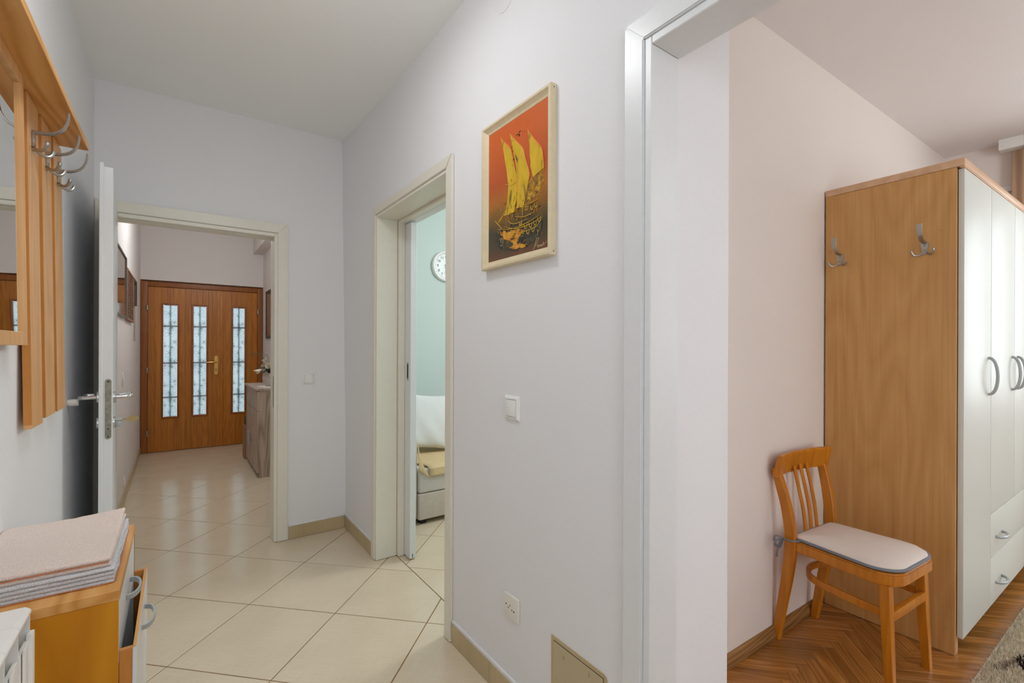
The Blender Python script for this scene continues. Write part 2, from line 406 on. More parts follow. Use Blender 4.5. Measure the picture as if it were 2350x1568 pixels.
def lay(name, parent, mat, rects, region, th, ch, minarea):
    """rects: (cx,cy,angle,length,width); whole pieces share a mesh"""
    shared = {}
    for cx, cy, a, L, Wd in rects:
        c, s = math.cos(a), math.sin(a)
        P = [(cx + c * u - s * v, cy + s * u + c * v) for u, v in ((-L / 2, -Wd / 2), (L / 2, -Wd / 2), (L / 2, Wd / 2), (-L / 2, Wd / 2))]
        Q = clip(P, *region)
        if not Q or parea(Q) < minarea: continue
        whole = abs(parea(Q) - L * Wd) < 1e-6
        key = (round(L, 4), round(Wd, 4))
        if whole and key in shared:
            o = bpy.data.objects.new(name, shared[key]); COL.objects.link(o); o.parent = parent
        else:
            loc = []
            for x, y in Q:
                dx, dy = x - cx, y - cy; loc.append((c * dx + s * dy, -s * dx + c * dy))
            o = obj(name, slab_bm(loc, th, ch), mat, parent, local=True, sm=False)
            if whole: shared[key] = o.data
        off = root_off(parent)
        o.location = Vector((cx, cy, random.uniform(-0.0003, 0.0003))) - off; o.rotation_euler = (0, 0, a)

# ================================================================== STRUCTURE
XL, XR, YB, HC = -0.36, 0.955, 3.312, 2.672
XLL, XLR, YLB = -0.345, 0.915, 6.87          # entrance lobby
BC = 2.626                                    # bedroom ceiling
BW_SL = -0.0267                               # bedroom back wall is a touch out of square

# floors ------------------------------------------------------------
fl = struct('floor', MB().box(-0.46, 1.0745, -1.9, 7.3, -0.12, -0.0025), M['grout'])
u_a = math.radians(45.04); U = (math.cos(u_a), math.sin(u_a)); V = (-U[1], U[0]); TS = 0.45; O = (0.607, 2.267); J = 0.0048
rects = []
for i in range(-14, 15):
    for j in range(-14, 15):
        cu, cv = (i + 0.5) * TS, (j + 0.5) * TS
        rects.append((O[0] + U[0] * cu + V[0] * cv, O[1] + U[1] * cu + V[1] * cv, u_a, TS - J, TS - J))
lay('tile', fl, M['tile'], rects, (-0.40, 1.073, 0.2, 6.97), 0.009, 0.0012, 0.0006)
fl2 = struct('floor_mint_room', MB().box(1.0755, 4.3, 1.1, 4.1, -0.12, -0.0025), M['grout'])
rects = []
for i in range(-8, 10):
    for j in range(-10, 8):
        cu, cv = (i + 0.5 + 0.10) * TS, (j + 0.5 + 0.69) * TS
        rects.append((O[0] + U[0] * cu + V[0] * cv, O[1] + U[1] * cu + V[1] * cv, u_a, TS - J, TS - J))
lay('tile', fl2, M['tile'], rects, (1.077, 2.7, 1.3, 3.98), 0.009, 0.0012, 0.0006)
fl3 = struct('floor_bedroom', MB().box(1.0765, 4.6, -3.1, 1.095, -0.12, -0.0015), M['oak_skirt'])
rects = []
PL, PW = 0.30, 0.05; ang = -math.radians(45 + 1.53); ca, sa = math.cos(ang), math.sin(ang); B0 = (2.02, 0.60)
def hb(x0, x1, y0, y1, vert):
    cx, cy = (x0 + x1) / 2, (y0 + y1) / 2
    rects.append((B0[0] + ca * cx - sa * cy, B0[1] + sa * cx + ca * cy, ang + (PI / 2 if vert else 0), PL - 0.0012, PW - 0.0012))
for k in range(-80, 90):
    for q in range(-5, 6):
        ox, oy = k * PW - q * PL, k * PW + q * PL
        hb(ox, ox + PL, oy, oy + PW, False); hb(ox, ox + PW, oy + PW, oy + PW + PL, True)
lay('plank', fl3, M['oak'], rects, (1.34, 4.30, -0.30, 0.998), 0.012, 0.0007, 0.0008)

# hall shell -----------------------------------------------------------
D1L, D1R, D1T = -0.290, 0.504, 1.953
D2N, D2F, D2T = 1.822, 2.680, 2.008
D3N, D3F, D3T = -0.13, 0.737, 2.000
struct('wall_left', MB().box(-0.48, XL, -1.9, 3.432, 0, HC), M['wall'])
mb = MB()
mb.box(XR, 1.075, -1.9, D3N - 0.02, 0, HC); mb.box(XR, 1.075, D3F + 0.02, D2N - 0.02, 0, HC); 
bq = mb.bm; yq0, yq1 = D2F + 0.02, 3.432
vq = [bq.verts.new(p) for p in ((XR, yq0, 0), (1.075, yq0, 0), (1.075, yq1, 0), (XR, yq1, 0), (XR, yq0, HC), (1.075, yq0, HC), (1.075, yq1, HC), (XR - 0.038, yq1, HC))]
for fq in ((0, 1, 2, 3), (4, 5, 6, 7), (0, 1, 5, 4), (1, 2, 6, 5), (2, 3, 7, 6), (3, 0, 4, 7)): bq.faces.new([vq[k] for k in fq])
mb.box(XR, 1.075, D3N - 0.02, D3F + 0.02, D3T + 0.02, HC); mb.box(XR, 1.075, D2N - 0.02, D2F + 0.02, D2T + 0.02, HC)
struct('wall_right', mb, M['wall'])
mb = MB()
mb.box(XL, D1L - 0.02, YB, 3.432, 0, HC); mb.box(D1R + 0.02, XR, YB, 3.432, 0, HC); mb.box(D1L - 0.02, D1R + 0.02, YB, 3.432, D1T + 0.02, HC)
struct('wall_back', mb, M['wall'])
struct('wall_front', MB().box(-0.48, 1.075, -2.02, -1.9, 0, HC), M['wall'])
struct('ceiling', MB().box(-0.48, 1.075, -2.02, 3.432, HC, HC + 0.12), M['ceil'])
# lobby shell
struct('wall_lobby_left', MB().box(-0.48, XLL, 3.432, 7.05, 0, HC), M['wall_lobby'])
struct('wall_lobby_right', MB().box(XLR, 1.075, 3.432, 7.05, 0, HC), M['wall_lobby'])
struct('wall_lobby_back', MB().box(XLL, XLR, YLB, 7.05, 2.023, HC), M['wall_lobby'])
struct('beam_lobby', MB().box(0.800, XLR, 3.434, YLB, 2.447, HC), M['wall_lobby'])
struct('ceiling_lobby', MB().box(-0.48, 1.075, 3.434, 7.05, HC, HC + 0.12), M['ceil'])
# mint room shell
struct('wall_mint_back', MB().box(1.077, 4.3, 4.0, 4.12, 0, 2.65), M['wall_mint'])
struct('wall_mint_right', MB().box(4.2, 4.32, 1.12, 4.0, 0, 2.65), M['wall_mint'])
struct('wall_mint_front', MB().box(1.34, 4.3, 1.10, 1.2, 0, 2.65), M['wall_mint'])
struct('ceiling_mint', MB().box(1.076, 4.3, 1.10, 4.12, 2.65, 2.75), M['ceil'])
# bedroom shell
def bwy(x): return 1.0005 + BW_SL * (x - 1.783)
mb = MB()
mb.prism([(1.335, bwy(1.335)), (4.62, bwy(4.62)), (4.62, 1.095), (1.335, 1.095)], 'z', 0, BC)
struct('wall_bedroom_back', mb, M['wall_bed'])
struct('wall_bedroom_stub', MB().box(1.0755, 1.335, 0.758, 1.095, 0, BC), M['wall'])
mb = MB()
WY0, WY1, WZ0, WZ1 = -1.05, 0.10, 0.85, 2.30
mb.box(4.5, 4.62, WY1, 1.0, 0, BC); mb.box(4.5, 4.62, -3.1, WY0, 0, BC); mb.box(4.5, 4.62, WY0, WY1, 0, WZ0); mb.box(4.5, 4.62, WY0, WY1, WZ1, BC)
struct('wall_bedroom_right', mb, M['wall_bed'])
struct('wall_bedroom_front', MB().box(1.075, 4.62, -3.22, -3.1, 0, BC), M['wall_bed'])
struct('ceiling_bedroom', MB().box(1.0755, 4.62, -3.22, 1.095, BC, BC + 0.12), M['ceil_bed'])
win = setting('window_1', (4.5, -0.85, WZ0))
mb = MB()
for y in (WY0, -0.50, WY1 - 0.05): mb.box(4.53, 4.58, y, y + 0.05, WZ0, WZ1, 0.006)
mb.box(4.53, 4.58, WY0, WY1, WZ0, WZ0 + 0.05, 0.006); mb.box(4.53, 4.58, WY0, WY1, WZ1 - 0.05, WZ1, 0.006)
obj('window_frame', mb, M['white_lacquer'], win)
obj('window_head', MB().box(4.475, 4.4995, WY0, 0.72, 2.30, 2.335, 0.004), M['white_lacquer'], win)

# skirtings -----------------------------------------------------------
BH = 0.083
def tile_skirt(name, axis, pieces, fixed, strip=True):
    r = setting(name)
    a_all, b_all = pieces[0][0], pieces[-1][1]
    for a, b in pieces:
        mb = MB()
        if axis == 'x': mb.box(a + 0.001, b - 0.001, fixed - 0.009, fixed - 0.0002, 0.001, BH, 0.0015, 1)
        elif axis == 'y': mb.box(fixed - 0.009, fixed - 0.0002, a + 0.001, b - 0.001, 0.001, BH, 0.0015, 1)
        else: mb.box(fixed + 0.0002, fixed + 0.009, a + 0.001, b - 0.001, 0.001, BH, 0.0015, 1)
        obj('tile', mb, M['skirt_tile'], r, sm=False)
    if strip:
        mb = MB(); h = 0.0155
        if axis == 'x': mb.prism([(fixed - 0.011, BH + 0.0005), (fixed - 0.0002, BH + 0.0005), (fixed - 0.0002, BH + h)], 'x', a_all, b_all) if False else mb.box(a_all, b_all, fixed - 0.008, fixed - 0.0002, BH + 0.0005, BH + h, 0.003, 2)
        else: mb.box(fixed - 0.008, fixed - 0.0002, a_all, b_all, BH + 0.0005, BH + h, 0.003, 2)
        obj('plaster_bead', mb, M['wall'], r)
    return r
tile_skirt('baseboard_back', 'x', [(0.592, 0.944)], YB)
tile_skirt('baseboard_right', 'y', [(2.748, 3.302)], XR)
tile_skirt('baseboard_right_near', 'y', [(0.83, 1.01), (1.01, 1.46), (1.46, 1.752)], XR)
tile_skirt('baseboard_lobby_left', 'Y', [(3.44, 3.89), (3.89, 4.34), (4.34, 4.79), (4.79, 5.24), (5.24, 5.69), (5.69, 6.14), (6.14, 6.59), (6.59, 6.86)], XLL, strip=False)
bb = MB()
p0, p1 = (1.34, bwy(1.34)), (2.55, bwy(2.55))
b = bb.bm
prof = [(0.0, 0.001), (0.018, 0.001), (0.018, 0.022), (0.012, 0.042), (0.004, 0.05), (0.0, 0.05)]
ra = [b.verts.new((p0[0], p0[1] - 0.0006 - d, z)) for d, z in prof]; rb = [b.verts.new((p1[0], p1[1] - 0.0006 - d, z)) for d, z in prof]
for i in range(6): b.faces.new((ra[i], ra[(i + 1) % 6], rb[(i + 1) % 6], rb[i]))
b.faces.new(ra); b.faces.new(rb)
struct('baseboard_bedroom', bb, M['oak_skirt'])

# door casings ----------------------------------------------------------
def casing_x(name, near, far, top, xw, depth, mat, wd=0.062, gap=0.018, proud=0.015):
    """casing round an opening in the wall plane x=xw, hall side"""
    r = setting(name, (xw, far, 0))
    xo = xw - proud
    o = gap + wd
    for s, e in ((1, far), (-1, near)):
        mb = MB(); mb.prism([(e + s * gap, 0.002), (e + s * o, 0.002), (e + s * o, top + o), (e + s * gap, top + gap)], 'x', xo, xw - 0.0003, 0.003)
        obj('architrave', mb, mat, r)
        mb = MB(); mb.box(xw - 0.008, xw + depth, min(e, e + s * gap), max(e, e + s * gap), 0.002, top + gap, 0.002, 1)
        obj('jamb', mb, mat, r)
    mb = MB(); mb.prism([(far + gap, top + gap), (far + o, top + o), (near - o, top + o), (near - gap, top + gap)], 'x', xo, xw - 0.0003, 0.003)
    obj('architrave', mb, mat, r)
    obj('head', MB().box(xw - 0.008, xw + depth, near + 0.0005, far - 0.0005, top, top + gap, 0.002, 1), mat, r)
    return r
t2 = casing_x('trim_2', D2N, D2F, D2T, XR, 0.119, M['cream'], wd=0.050, gap=0.016)
t3 = casing_x('trim_3', D3N, D3F, D3T, XR, 0.102, M['white_lacquer'], wd=0.060, gap=0.021)
r = setting('trim_1', (D1R, YB, 0))
for s, e in ((1, D1R), (-1, D1L)):
    g, o = 0.019, 0.079 if s > 0 else 0.066
    mb = MB(); mb.prism([(e + s * g, 0.002), (e + s * o, 0.002), (e + s * o, D1T + 0.084), (e + s * g, D1T + 0.024)], 'y', YB - 0.014, YB - 0.0003, 0.003)
    obj('architrave', mb, M['cream'], r)
    obj('jamb', MB().box(min(e, e + s * 0.0195), max(e, e + s * 0.0195), YB - 0.006, 3.355, 0.002, D1T + 0.022, 0.0015, 1), M['cream'], r)
    obj('jamb', MB().box(min(e - s * 0.002, e + s * 0.0195), max(e - s * 0.002, e + s * 0.0195), 3.357, 3.436, 0.002, D1T + 0.018, 0.0015, 1), M['cream'], r)
mb = MB(); mb.prism([(D1R + 0.019, D1T + 0.024), (D1R + 0.079, D1T + 0.084), (D1L - 0.066, D1T + 0.084), (D1L - 0.019, D1T + 0.024)], 'y', YB - 0.014, YB - 0.0003, 0.003)
obj('architrave', mb, M['cream'], r)
obj('head', MB().box(D1L + 0.0005, D1R - 0.0005, YB - 0.006, 3.355, D1T, D1T + 0.022, 0.0015, 1), M['cream'], r)
obj('head', MB().box(D1L + 0.0025, D1R - 0.0025, 3.357, 3.436, D1T - 0.004, D1T + 0.018, 0.0015, 1), M['cream'], r)
obj('strike_plate', MB().box(D1R - 0.0008, D1R + 0.0005, 3.318, 3.345, 0.86, 1.06), M['zinc'], r)

# ================================================================== OPEN DOOR (door 1)
hx, hy = -0.283, 3.296
d1 = setting('door_1', (hx, hy, 0))
ang1 = math.atan2(2.490 - hy, -0.2335 - hx)      # direction from hinge to free edge (local +x)
d1.rotation_euler = (0, 0, ang1)
LW = math.hypot(2.490 - hy, -0.2335 - hx)
# local: x along leaf, y: thickness (towards +X world is local +y because leaf points to -Y)
def lobj(name, mb, mat, parent): return obj(name, mb, mat, parent, local=True)
mb = MB(); mb.box(0, LW, -0.0085, 0.0215, 0.008, 1.975, 0.0015, 1); mb.box(-0.004, LW + 0.006, -0.0215, -0.008, 0.008, 1.989, 0.002, 1)
leaf = lobj('leaf', mb, M['door_white'], d1)
lp = MB(); pts = []
for k in range(13):
    a = PI * k / 12; pts.append((0.010 * math.cos(a), 1.107 + 0.010 * math.sin(a)))
for k in range(13):
    a = PI + PI * k / 12; pts.append((0.010 * math.cos(a), 0.884 + 0.010 * math.sin(a)))
lp.prism([(p[0] + 0.008, p[1]) for p in pts], 'x', LW + 0.0002, LW + 0.0022)
plate = lobj('lock_plate', lp, M['zinc'], d1)
lobj('latch', MB().box(LW + 0.002, LW + 0.006, 0.002, 0.012, 1.043, 1.062, 0.001, 1), M['zinc'], plate)
lobj('bolt', MB().box(LW + 0.002, LW + 0.0035, 0.003, 0.013, 0.945, 0.980, 0.0005, 1), M['zinc'], plate)
mb = MB()
for z in (1.107, 0.915, 0.884): mb.lathe([(0.0028, 0), (0.0028, 0.0007)], (LW + 0.0021, 0.008, z), 10, 'x')
lobj('screw', mb, M['dark'], plate)
for s in (1, -1):
    y0 = 0.0215 if s > 0 else -0.0215
    hxl = LW - 0.055
    mb = MB(); mb.lathe([(0.026, 0), (0.026, 0.006 * s), (0.022, 0.009 * s), (0.010, 0.0095 * s)], (hxl, y0, 1.040), 24, 'y')
    hd = lobj('handle_rose', mb, M['chrome'], d1)
    path = [(hxl, y0 + s * 0.006, 1.040), (hxl, y0 + s * 0.042, 1.040)]
    for k in range(1, 7):
        a = k / 6 * PI / 2; path.append((hxl - 0.016 * (1 - math.cos(a)), y0 + s * (0.042 + 0.016 * math.sin(a)), 1.040))
    path += [(hxl - 0.09, y0 + s * 0.058, 1.041)]
    for k in range(1, 7):
        a = k / 6 * PI / 2; path.append((hxl - 0.09 - 0.018 * math.sin(a), y0 + s * (0.058 - 0.018 * (1 - math.cos(a))), 1.041))
    path += [(hxl - 0.108, y0 + s * 0.020, 1.041)]
    lobj('lever', MB().tube(path, 0.0088, 12), M['chrome'], hd)
    mb = MB(); mb.lathe([(0.026, 0), (0.026, 0.006 * s), (0.022, 0.009 * s), (0.010, 0.0095 * s)], (hxl, y0, 0.935), 24, 'y')
    lobj('key_rose', mb, M['chrome'], d1)
y0 = 0.0215; hxl = LW - 0.055
mb = MB(); mb.lathe([(0.0085, 0), (0.0085, 0.020)], (hxl, y0 + 0.009, 0.944), 16, 'y'); mb.box(hxl - 0.005, hxl + 0.005, y0 + 0.009, y0 + 0.027, 0.914, 0.940, 0.003)
cylr = lobj('lock_cylinder', mb, M['alu'], d1)
mb = MB(); mb.box(hxl - 0.0012, hxl + 0.0012, y0 + 0.027, y0 + 0.050, 0.9405, 0.9475)
bp_ = []
for k in range(20):
    a = 2 * PI * k / 20; bp_.append((y0 + 0.066 + 0.019 * math.cos(a), 0.944 + 0.0125 * math.sin(a)))
mb.prism(bp_, 'x', hxl - 0.0014, hxl + 0.0014)
lobj('key', mb, M['keybrass'], cylr)
for z in (0.25, 1.72):
    lobj('hinge', MB().lathe([(0.0075, -0.05), (0.0075, 0.05)], (-0.006, -0.024, z), 12, 'z'), M['steel'], d1)

# ================================================================== FRONT DOOR (door 2)
fd = setting('door_2', (0.28, 6.93, 0))
FY = 6.905                                       # face of the boards
mb = MB()
mb.box(-0.342, -0.279, FY - 0.012, 6.99, 0, 2.006, 0.004); mb.box(0.856, 0.909, FY - 0.012, 6.99, 0, 2.006, 0.004); mb.box(-0.279, 0.856, FY - 0.012, 6.99, 1.951, 2.006, 0.004)
obj('door_frame', mb, M['front_frame'], fd)
ZB, ZT = 0.006, 1.947
panes = [(-0.129, 0.001), (0.165, 0.294), (0.580, 0.708)]
PZ0, PZ1 = 0.412, 1.738
mb = MB(); cx_ = [-0.346] + [v for p in panes for v in (p[0] - 0.012, p[1] + 0.012)] + [0.916]
for k in range(0, len(cx_), 2): mb.box(cx_[k], cx_[k + 1], FY + 0.0225, FY + 0.034, 0.0, 2.03)
for p in panes: mb.box(p[0] - 0.012, p[1] + 0.012, FY + 0.0225, FY + 0.034, 0.0, PZ0 - 0.012); mb.box(p[0] - 0.012, p[1] + 0.012, FY + 0.0225, FY + 0.034, PZ1 + 0.012, 2.03)
obj('leaf_core', mb, M['front_frame'], fd, sm=False)
def boards(x0, x1, n, z0=ZB, z1=ZT):
    wdt = (x1 - x0) / n
    for k in range(n):
        obj('plank', MB().box(x0 + k * wdt + 0.0003, x0 + (k + 1) * wdt - 0.0003, FY, FY + 0.022, z0, z1, 0.0009, 1), M['front_door'], fd, base=None)
def spread(o, x):
    return o
FR = 0.022
boards(-0.276, panes[0][0] - FR, 2); boards(panes[0][1] + FR, panes[1][0] - FR, 2); boards(panes[1][1] + FR, 0.402, 2)
boards(0.402, 0.444, 1); boards(0.452, 0.500, 1); boards(0.500, panes[2][0] - FR, 1); boards(panes[2][1] + FR, 0.853, 2)
rng = random.Random(3)
for a, b_ in panes:
    boards(a - FR, b_ + FR, 3, ZB, PZ0 - FR); boards(a - FR, b_ + FR, 3, PZ1 + FR, ZT)
    mb = MB()
    mb.box(a - FR, a, FY - 0.006, FY + 0.022, PZ0 - FR, PZ1 + FR, 0.004); mb.box(b_, b_ + FR, FY - 0.006, FY + 0.022, PZ0 - FR, PZ1 + FR, 0.004)
    mb.box(a, b_, FY - 0.006, FY + 0.022, PZ0 - FR, PZ0, 0.004); mb.box(a, b_, FY - 0.006, FY + 0.022, PZ1, PZ1 + FR, 0.004)
    wf = obj('pane_surround', mb, M['front_frame'], fd)
    pane = obj('pane', MB().box(a + 0.0005, b_ - 0.0005, FY + 0.012, FY + 0.016, PZ0 + 0.0005, PZ1 - 0.0005), M['frosted'], wf)
    # fine looping outline drawing on the glass
    mb = MB(); xc = (a + b_) / 2; hw = (b_ - a) / 2
    z = PZ1 - 0.10; k = 0
    while z > PZ0 + 0.05:
        for cx, cz, rot, sz in ((xc - 0.15 * hw, z, 0.35 - 0.5 * (k % 2), 0.062), (xc + 0.62 * hw, z - 0.10, 2.6 + 0.4 * (k % 3), 0.040), (xc - 0.78 * hw, z - 0.15, -0.6, 0.036), (xc + 0.25 * hw, z - 0.165, 1.3 + k, 0.030)):
            def bf(lst):
                q = []
                for u_, v_ in lst:
                    x = cx + sz * (u_ * math.cos(rot) - v_ * math.sin(rot)); zz = cz + sz * (u_ * math.sin(rot) + v_ * math.cos(rot))
                    q.append((min(max(x, a + 0.003), b_ - 0.003), FY + 0.0105, min(max(zz, PZ0 + 0.004), PZ1 - 0.004)))
                return q
            for sg in (1, -1):
                mb.tube(bf(spl([(0, 0), (sg * 0.45, 0.62), (sg * 0.95, 0.80), (sg * 0.98, 0.42), (sg * 0.5, 0.08), (0, 0)], 5)), 0.0008, 5)
                mb.tube(bf(spl([(0, 0), (sg * 0.55, -0.10), (sg * 0.72, -0.48), (sg * 0.35, -0.62), (0, 0)], 5)), 0.0008, 5)
                mb.tube(bf(spl([(0, 0.1), (sg * 0.12, 0.4), (sg * 0.26, 0.58)], 4)), 0.0008, 5)
            mb.tube(bf([(0, 0.16), (0, -0.5)]), 0.0014, 5)
        z -= 0.235; k += 1
    obj('pane_drawing', mb, M['curl'], wf)
    # wrought iron bars outside, seen dimly through the frosting
    mb = MB(); yg = FY + 0.0165
    mb.box(xc - 0.0045, xc + 0.0045, yg, yg + 0.008, PZ0 - 0.02, PZ1 + 0.02)
    for z in (1.49, 1.05, 0.64):
        mb.box(a - 0.01, b_ + 0.01, yg, yg + 0.008, z - 0.006, z + 0.006)
        mb.lathe([(0.004, -0.06), (0.013, -0.045), (0.013, -0.025), (0.006, -0.012), (0.006, 0.012), (0.013, 0.025), (0.013, 0.045), (0.004, 0.06)], (xc, yg + 0.0135, z), 10, 'z')
    obj('iron_grille', mb, M['iron'], wf)
obj('astragal', MB().box(0.441, 0.470, FY - 0.012, FY - 0.0005, ZB, ZT, 0.004), M['front_door'], fd)
for z in (1.70, 0.97, 0.23):
    mb = MB(); mb.lathe([(0.008, -0.032), (0.011, -0.028), (0.011, 0.028), (0.008, 0.032)], (-0.281, FY - 0.020, z), 12, 'z')
    obj('hinge', mb, M['steel'], fd)
obj('hinge', MB().lathe([(0.008, -0.032), (0.011, -0.028), (0.011, 0.028), (0.008, 0.032)], (0.858, FY - 0.020, 1.70), 12, 'z'), M['steel'], fd)
hx2 = 0.398
pts = [(hx2 + 0.018 * math.cos(PI * k / 8), 1.115 + 0.018 * math.sin(PI * k / 8)) for k in range(9)] + [(hx2 + 0.018 * math.cos(PI + PI * k / 8), 0.915 + 0.018 * math.sin(PI + PI * k / 8)) for k in range(9)]
bpz = obj('handle_plate', MB().prism(pts, 'y', FY - 0.006, FY - 0.0003, 0.001), M['brass'], fd)
path = [(hx2, FY - 0.004, 1.053), (hx2, FY - 0.035, 1.053), (hx2 - 0.006, FY - 0.044, 1.053), (hx2 - 0.02, FY - 0.047, 1.053), (hx2 - 0.06, FY - 0.048, 1.055), (hx2 - 0.11, FY - 0.045, 1.050)]
obj('lever', MB().tube(path, [0.008, 0.008, 0.009, 0.009, 0.0085, 0.006], 10), M['brass'], bpz)
mb = MB(); mb.lathe([(0.006, 0), (0.006, -0.001)], (hx2, FY - 0.006, 0.965), 12, 'y'); mb.box(hx2 - 0.003, hx2 + 0.003, FY - 0.007, FY - 0.006, 0.945, 0.962)
obj('keyhole', mb, M['dark'], bpz)

# ================================================================== SLIDING DOOR (door 3)
sd = setting('door_3', (1.131, 2.574, 0))
obj('leaf', MB().box(1.1125, 1.150, 2.574, 3.42, 0.008, 1.985, 0.002, 1), M['door_white'], sd)
mb = MB(); pts = []
for k in range(9): pts.append((2.612 + 0.011 * math.cos(PI * k / 8), 1.150 + 0.011 * math.sin(PI * k / 8)))
for k in range(9): pts.append((2.612 + 0.011 * math.cos(PI + PI * k / 8), 1.065 + 0.011 * math.sin(PI + PI * k / 8)))
mb.prism(pts, 'x', 1.1105, 1.1124)
cup = obj('flush_pull', mb, M['steel'], sd)
pts2 = [(2.612 + (p[0] - 2.612) * 0.55, 1.1075 + (p[1] - 1.1075) * 0.8) for p in pts]
obj('pull_recess', MB().prism(pts2, 'x', 1.1100, 1.1104), M['dark'], cup)
obj('floor_guide', MB().box(1.128, 1.132, 2.5735, 2.5738, 0.012, 0.035), M['dark'], sd)
obj('track_cover', MB().box(1.1125, 1.165, 1.70, 3.42, 1.992, 2.075, 0.003), M['white_lacquer'], sd)
obj('stop_lining', MB().box(1.0755, 1.1118, 2.655, 2.70, 0.002, 2.02, 0.002, 1).box(1.0755, 1.1118, 1.79, 2.655, 1.992, 2.03, 0.002, 1), M['cream'], sd)

# ================================================================== RIGHT WALL FITTINGS
# framed painting of a sailing ship
fp = thing('framed_painting', 'framed orange and yellow painting of a three-sailed ship hanging on the white wall', 'painting', (0.942, 1.30, 1.81))
PY0, PY1, PZa, PZb = 1.100, 1.500, 1.538, 2.069     # near, far, bottom, top (front face)
FX0, FX1 = 0.929, 0.9545
fwid = 0.026
def rail(pts, mat='picture_frame'):
    return MB().prism(pts, 'x', FX0, FX1, 0.003)
def corner_pt(cy, cz, t): return (PY0 + t if cy == 0 else PY1 - t, PZa + t if cz == 0 else PZb - t)
PROF = [(0.0, FX1), (0.0, FX0 + 0.003), (0.003, FX0), (0.010, FX0), (0.013, FX0 + 0.003), (0.022, FX0 + 0.012), (0.024, FX0 + 0.0125), (0.029, FX0 + 0.0155), (0.029, FX1)]
for a_, b_ in (((0, 0), (1, 0)), ((0, 1), (1, 1)), ((0, 0), (0, 1)), ((1, 0), (1, 1))):
    mb = MB(); bb_ = mb.bm
    r0 = [bb_.verts.new((x, *corner_pt(*a_, t))) for t, x in PROF]; r1 = [bb_.verts.new((x, *corner_pt(*b_, t))) for t, x in PROF]
    for k in range(len(PROF)): bb_.faces.new((r0[k], r0[(k + 1) % len(PROF)], r1[(k + 1) % len(PROF)], r1[k]))
    bb_.faces.new(r0); bb_.faces.new(r1)
    obj('frame_rail', mb, M['picture_frame'], fp)
for zz in (PZa + 0.012, PZb - 0.012):
    obj('frame_pin', MB().lathe([(0.0018, 0), (0.0018, -0.001)], (0.944, PY0, zz), 8, 'y'), M['dark'], fp)
# canvas
CY0, CY1, CZ0, CZ1 = PY0 + 0.027, PY1 - 0.027, PZa + 0.027, PZb - 0.027
def canvas_mat():
    mt, nt, bs = nodes('painted_board')
    mp = coords(nt, (1, 1, 1), loc=(0, 0, 0)); sx = N(nt, 'ShaderNodeSeparateXYZ'); nt.links.new(mp.outputs[0], sx.inputs[0])
    mr = N(nt, 'ShaderNodeMapRange'); mr.inputs['From Min'].default_value = CZ0 - 1.81; mr.inputs['From Max'].default_value = CZ1 - 1.81
    nt.links.new(sx.outputs['Z'], mr.inputs['Value'])
    nz = N(nt, 'ShaderNodeTexNoise'); nz.inputs['Scale'].default_value = 9; nz.inputs['Detail'].default_value = 3; nt.links.new(mp.outputs[0], nz.inputs['Vector'])
    sp = N(nt, 'ShaderNodeTexNoise'); sp.inputs['Scale'].default_value = 260; sp.inputs['Detail'].default_value = 1; nt.links.new(mp.outputs[0], sp.inputs['Vector'])
    a = N(nt, 'ShaderNodeMath'); a.operation = 'MULTIPLY_ADD'; a.inputs[1].default_value = 0.16; nt.links.new(nz.outputs['Fac'], a.inputs[0]); nt.links.new(mr.outputs[0], a.inputs[2])
    a2 = N(nt, 'ShaderNodeMath'); a2.operation = 'MULTIPLY_ADD'; a2.inputs[1].default_value = 0.16; nt.links.new(sp.outputs['Fac'], a2.inputs[0]); nt.links.new(a.outputs[0], a2.inputs[2])
    r = ramp(nt, [(0.14, rgb(122, 74, 44)), (0.24, rgb(84, 70, 52)), (0.36, rgb(62, 62, 48)), (0.46, rgb(120, 88, 34)), (0.58, rgb(176, 108, 34)), (0.74, rgb(184, 84, 34)), (1.0, rgb(206, 96, 34))])
    nt.links.new(a2.outputs[0], r.inputs['Fac']); nt.links.new(r.outputs['Color'], bs.inputs['Base Color']); bs.inputs['Roughness'].default_value = 0.35
    bump(nt, bs, sp.outputs['Fac'], 0.2); return mt
XCV = FX0 + 0.016
obj('canvas', MB().box(XCV, XCV + 0.004, CY0, CY1, CZ0, CZ1), canvas_mat(), fp)
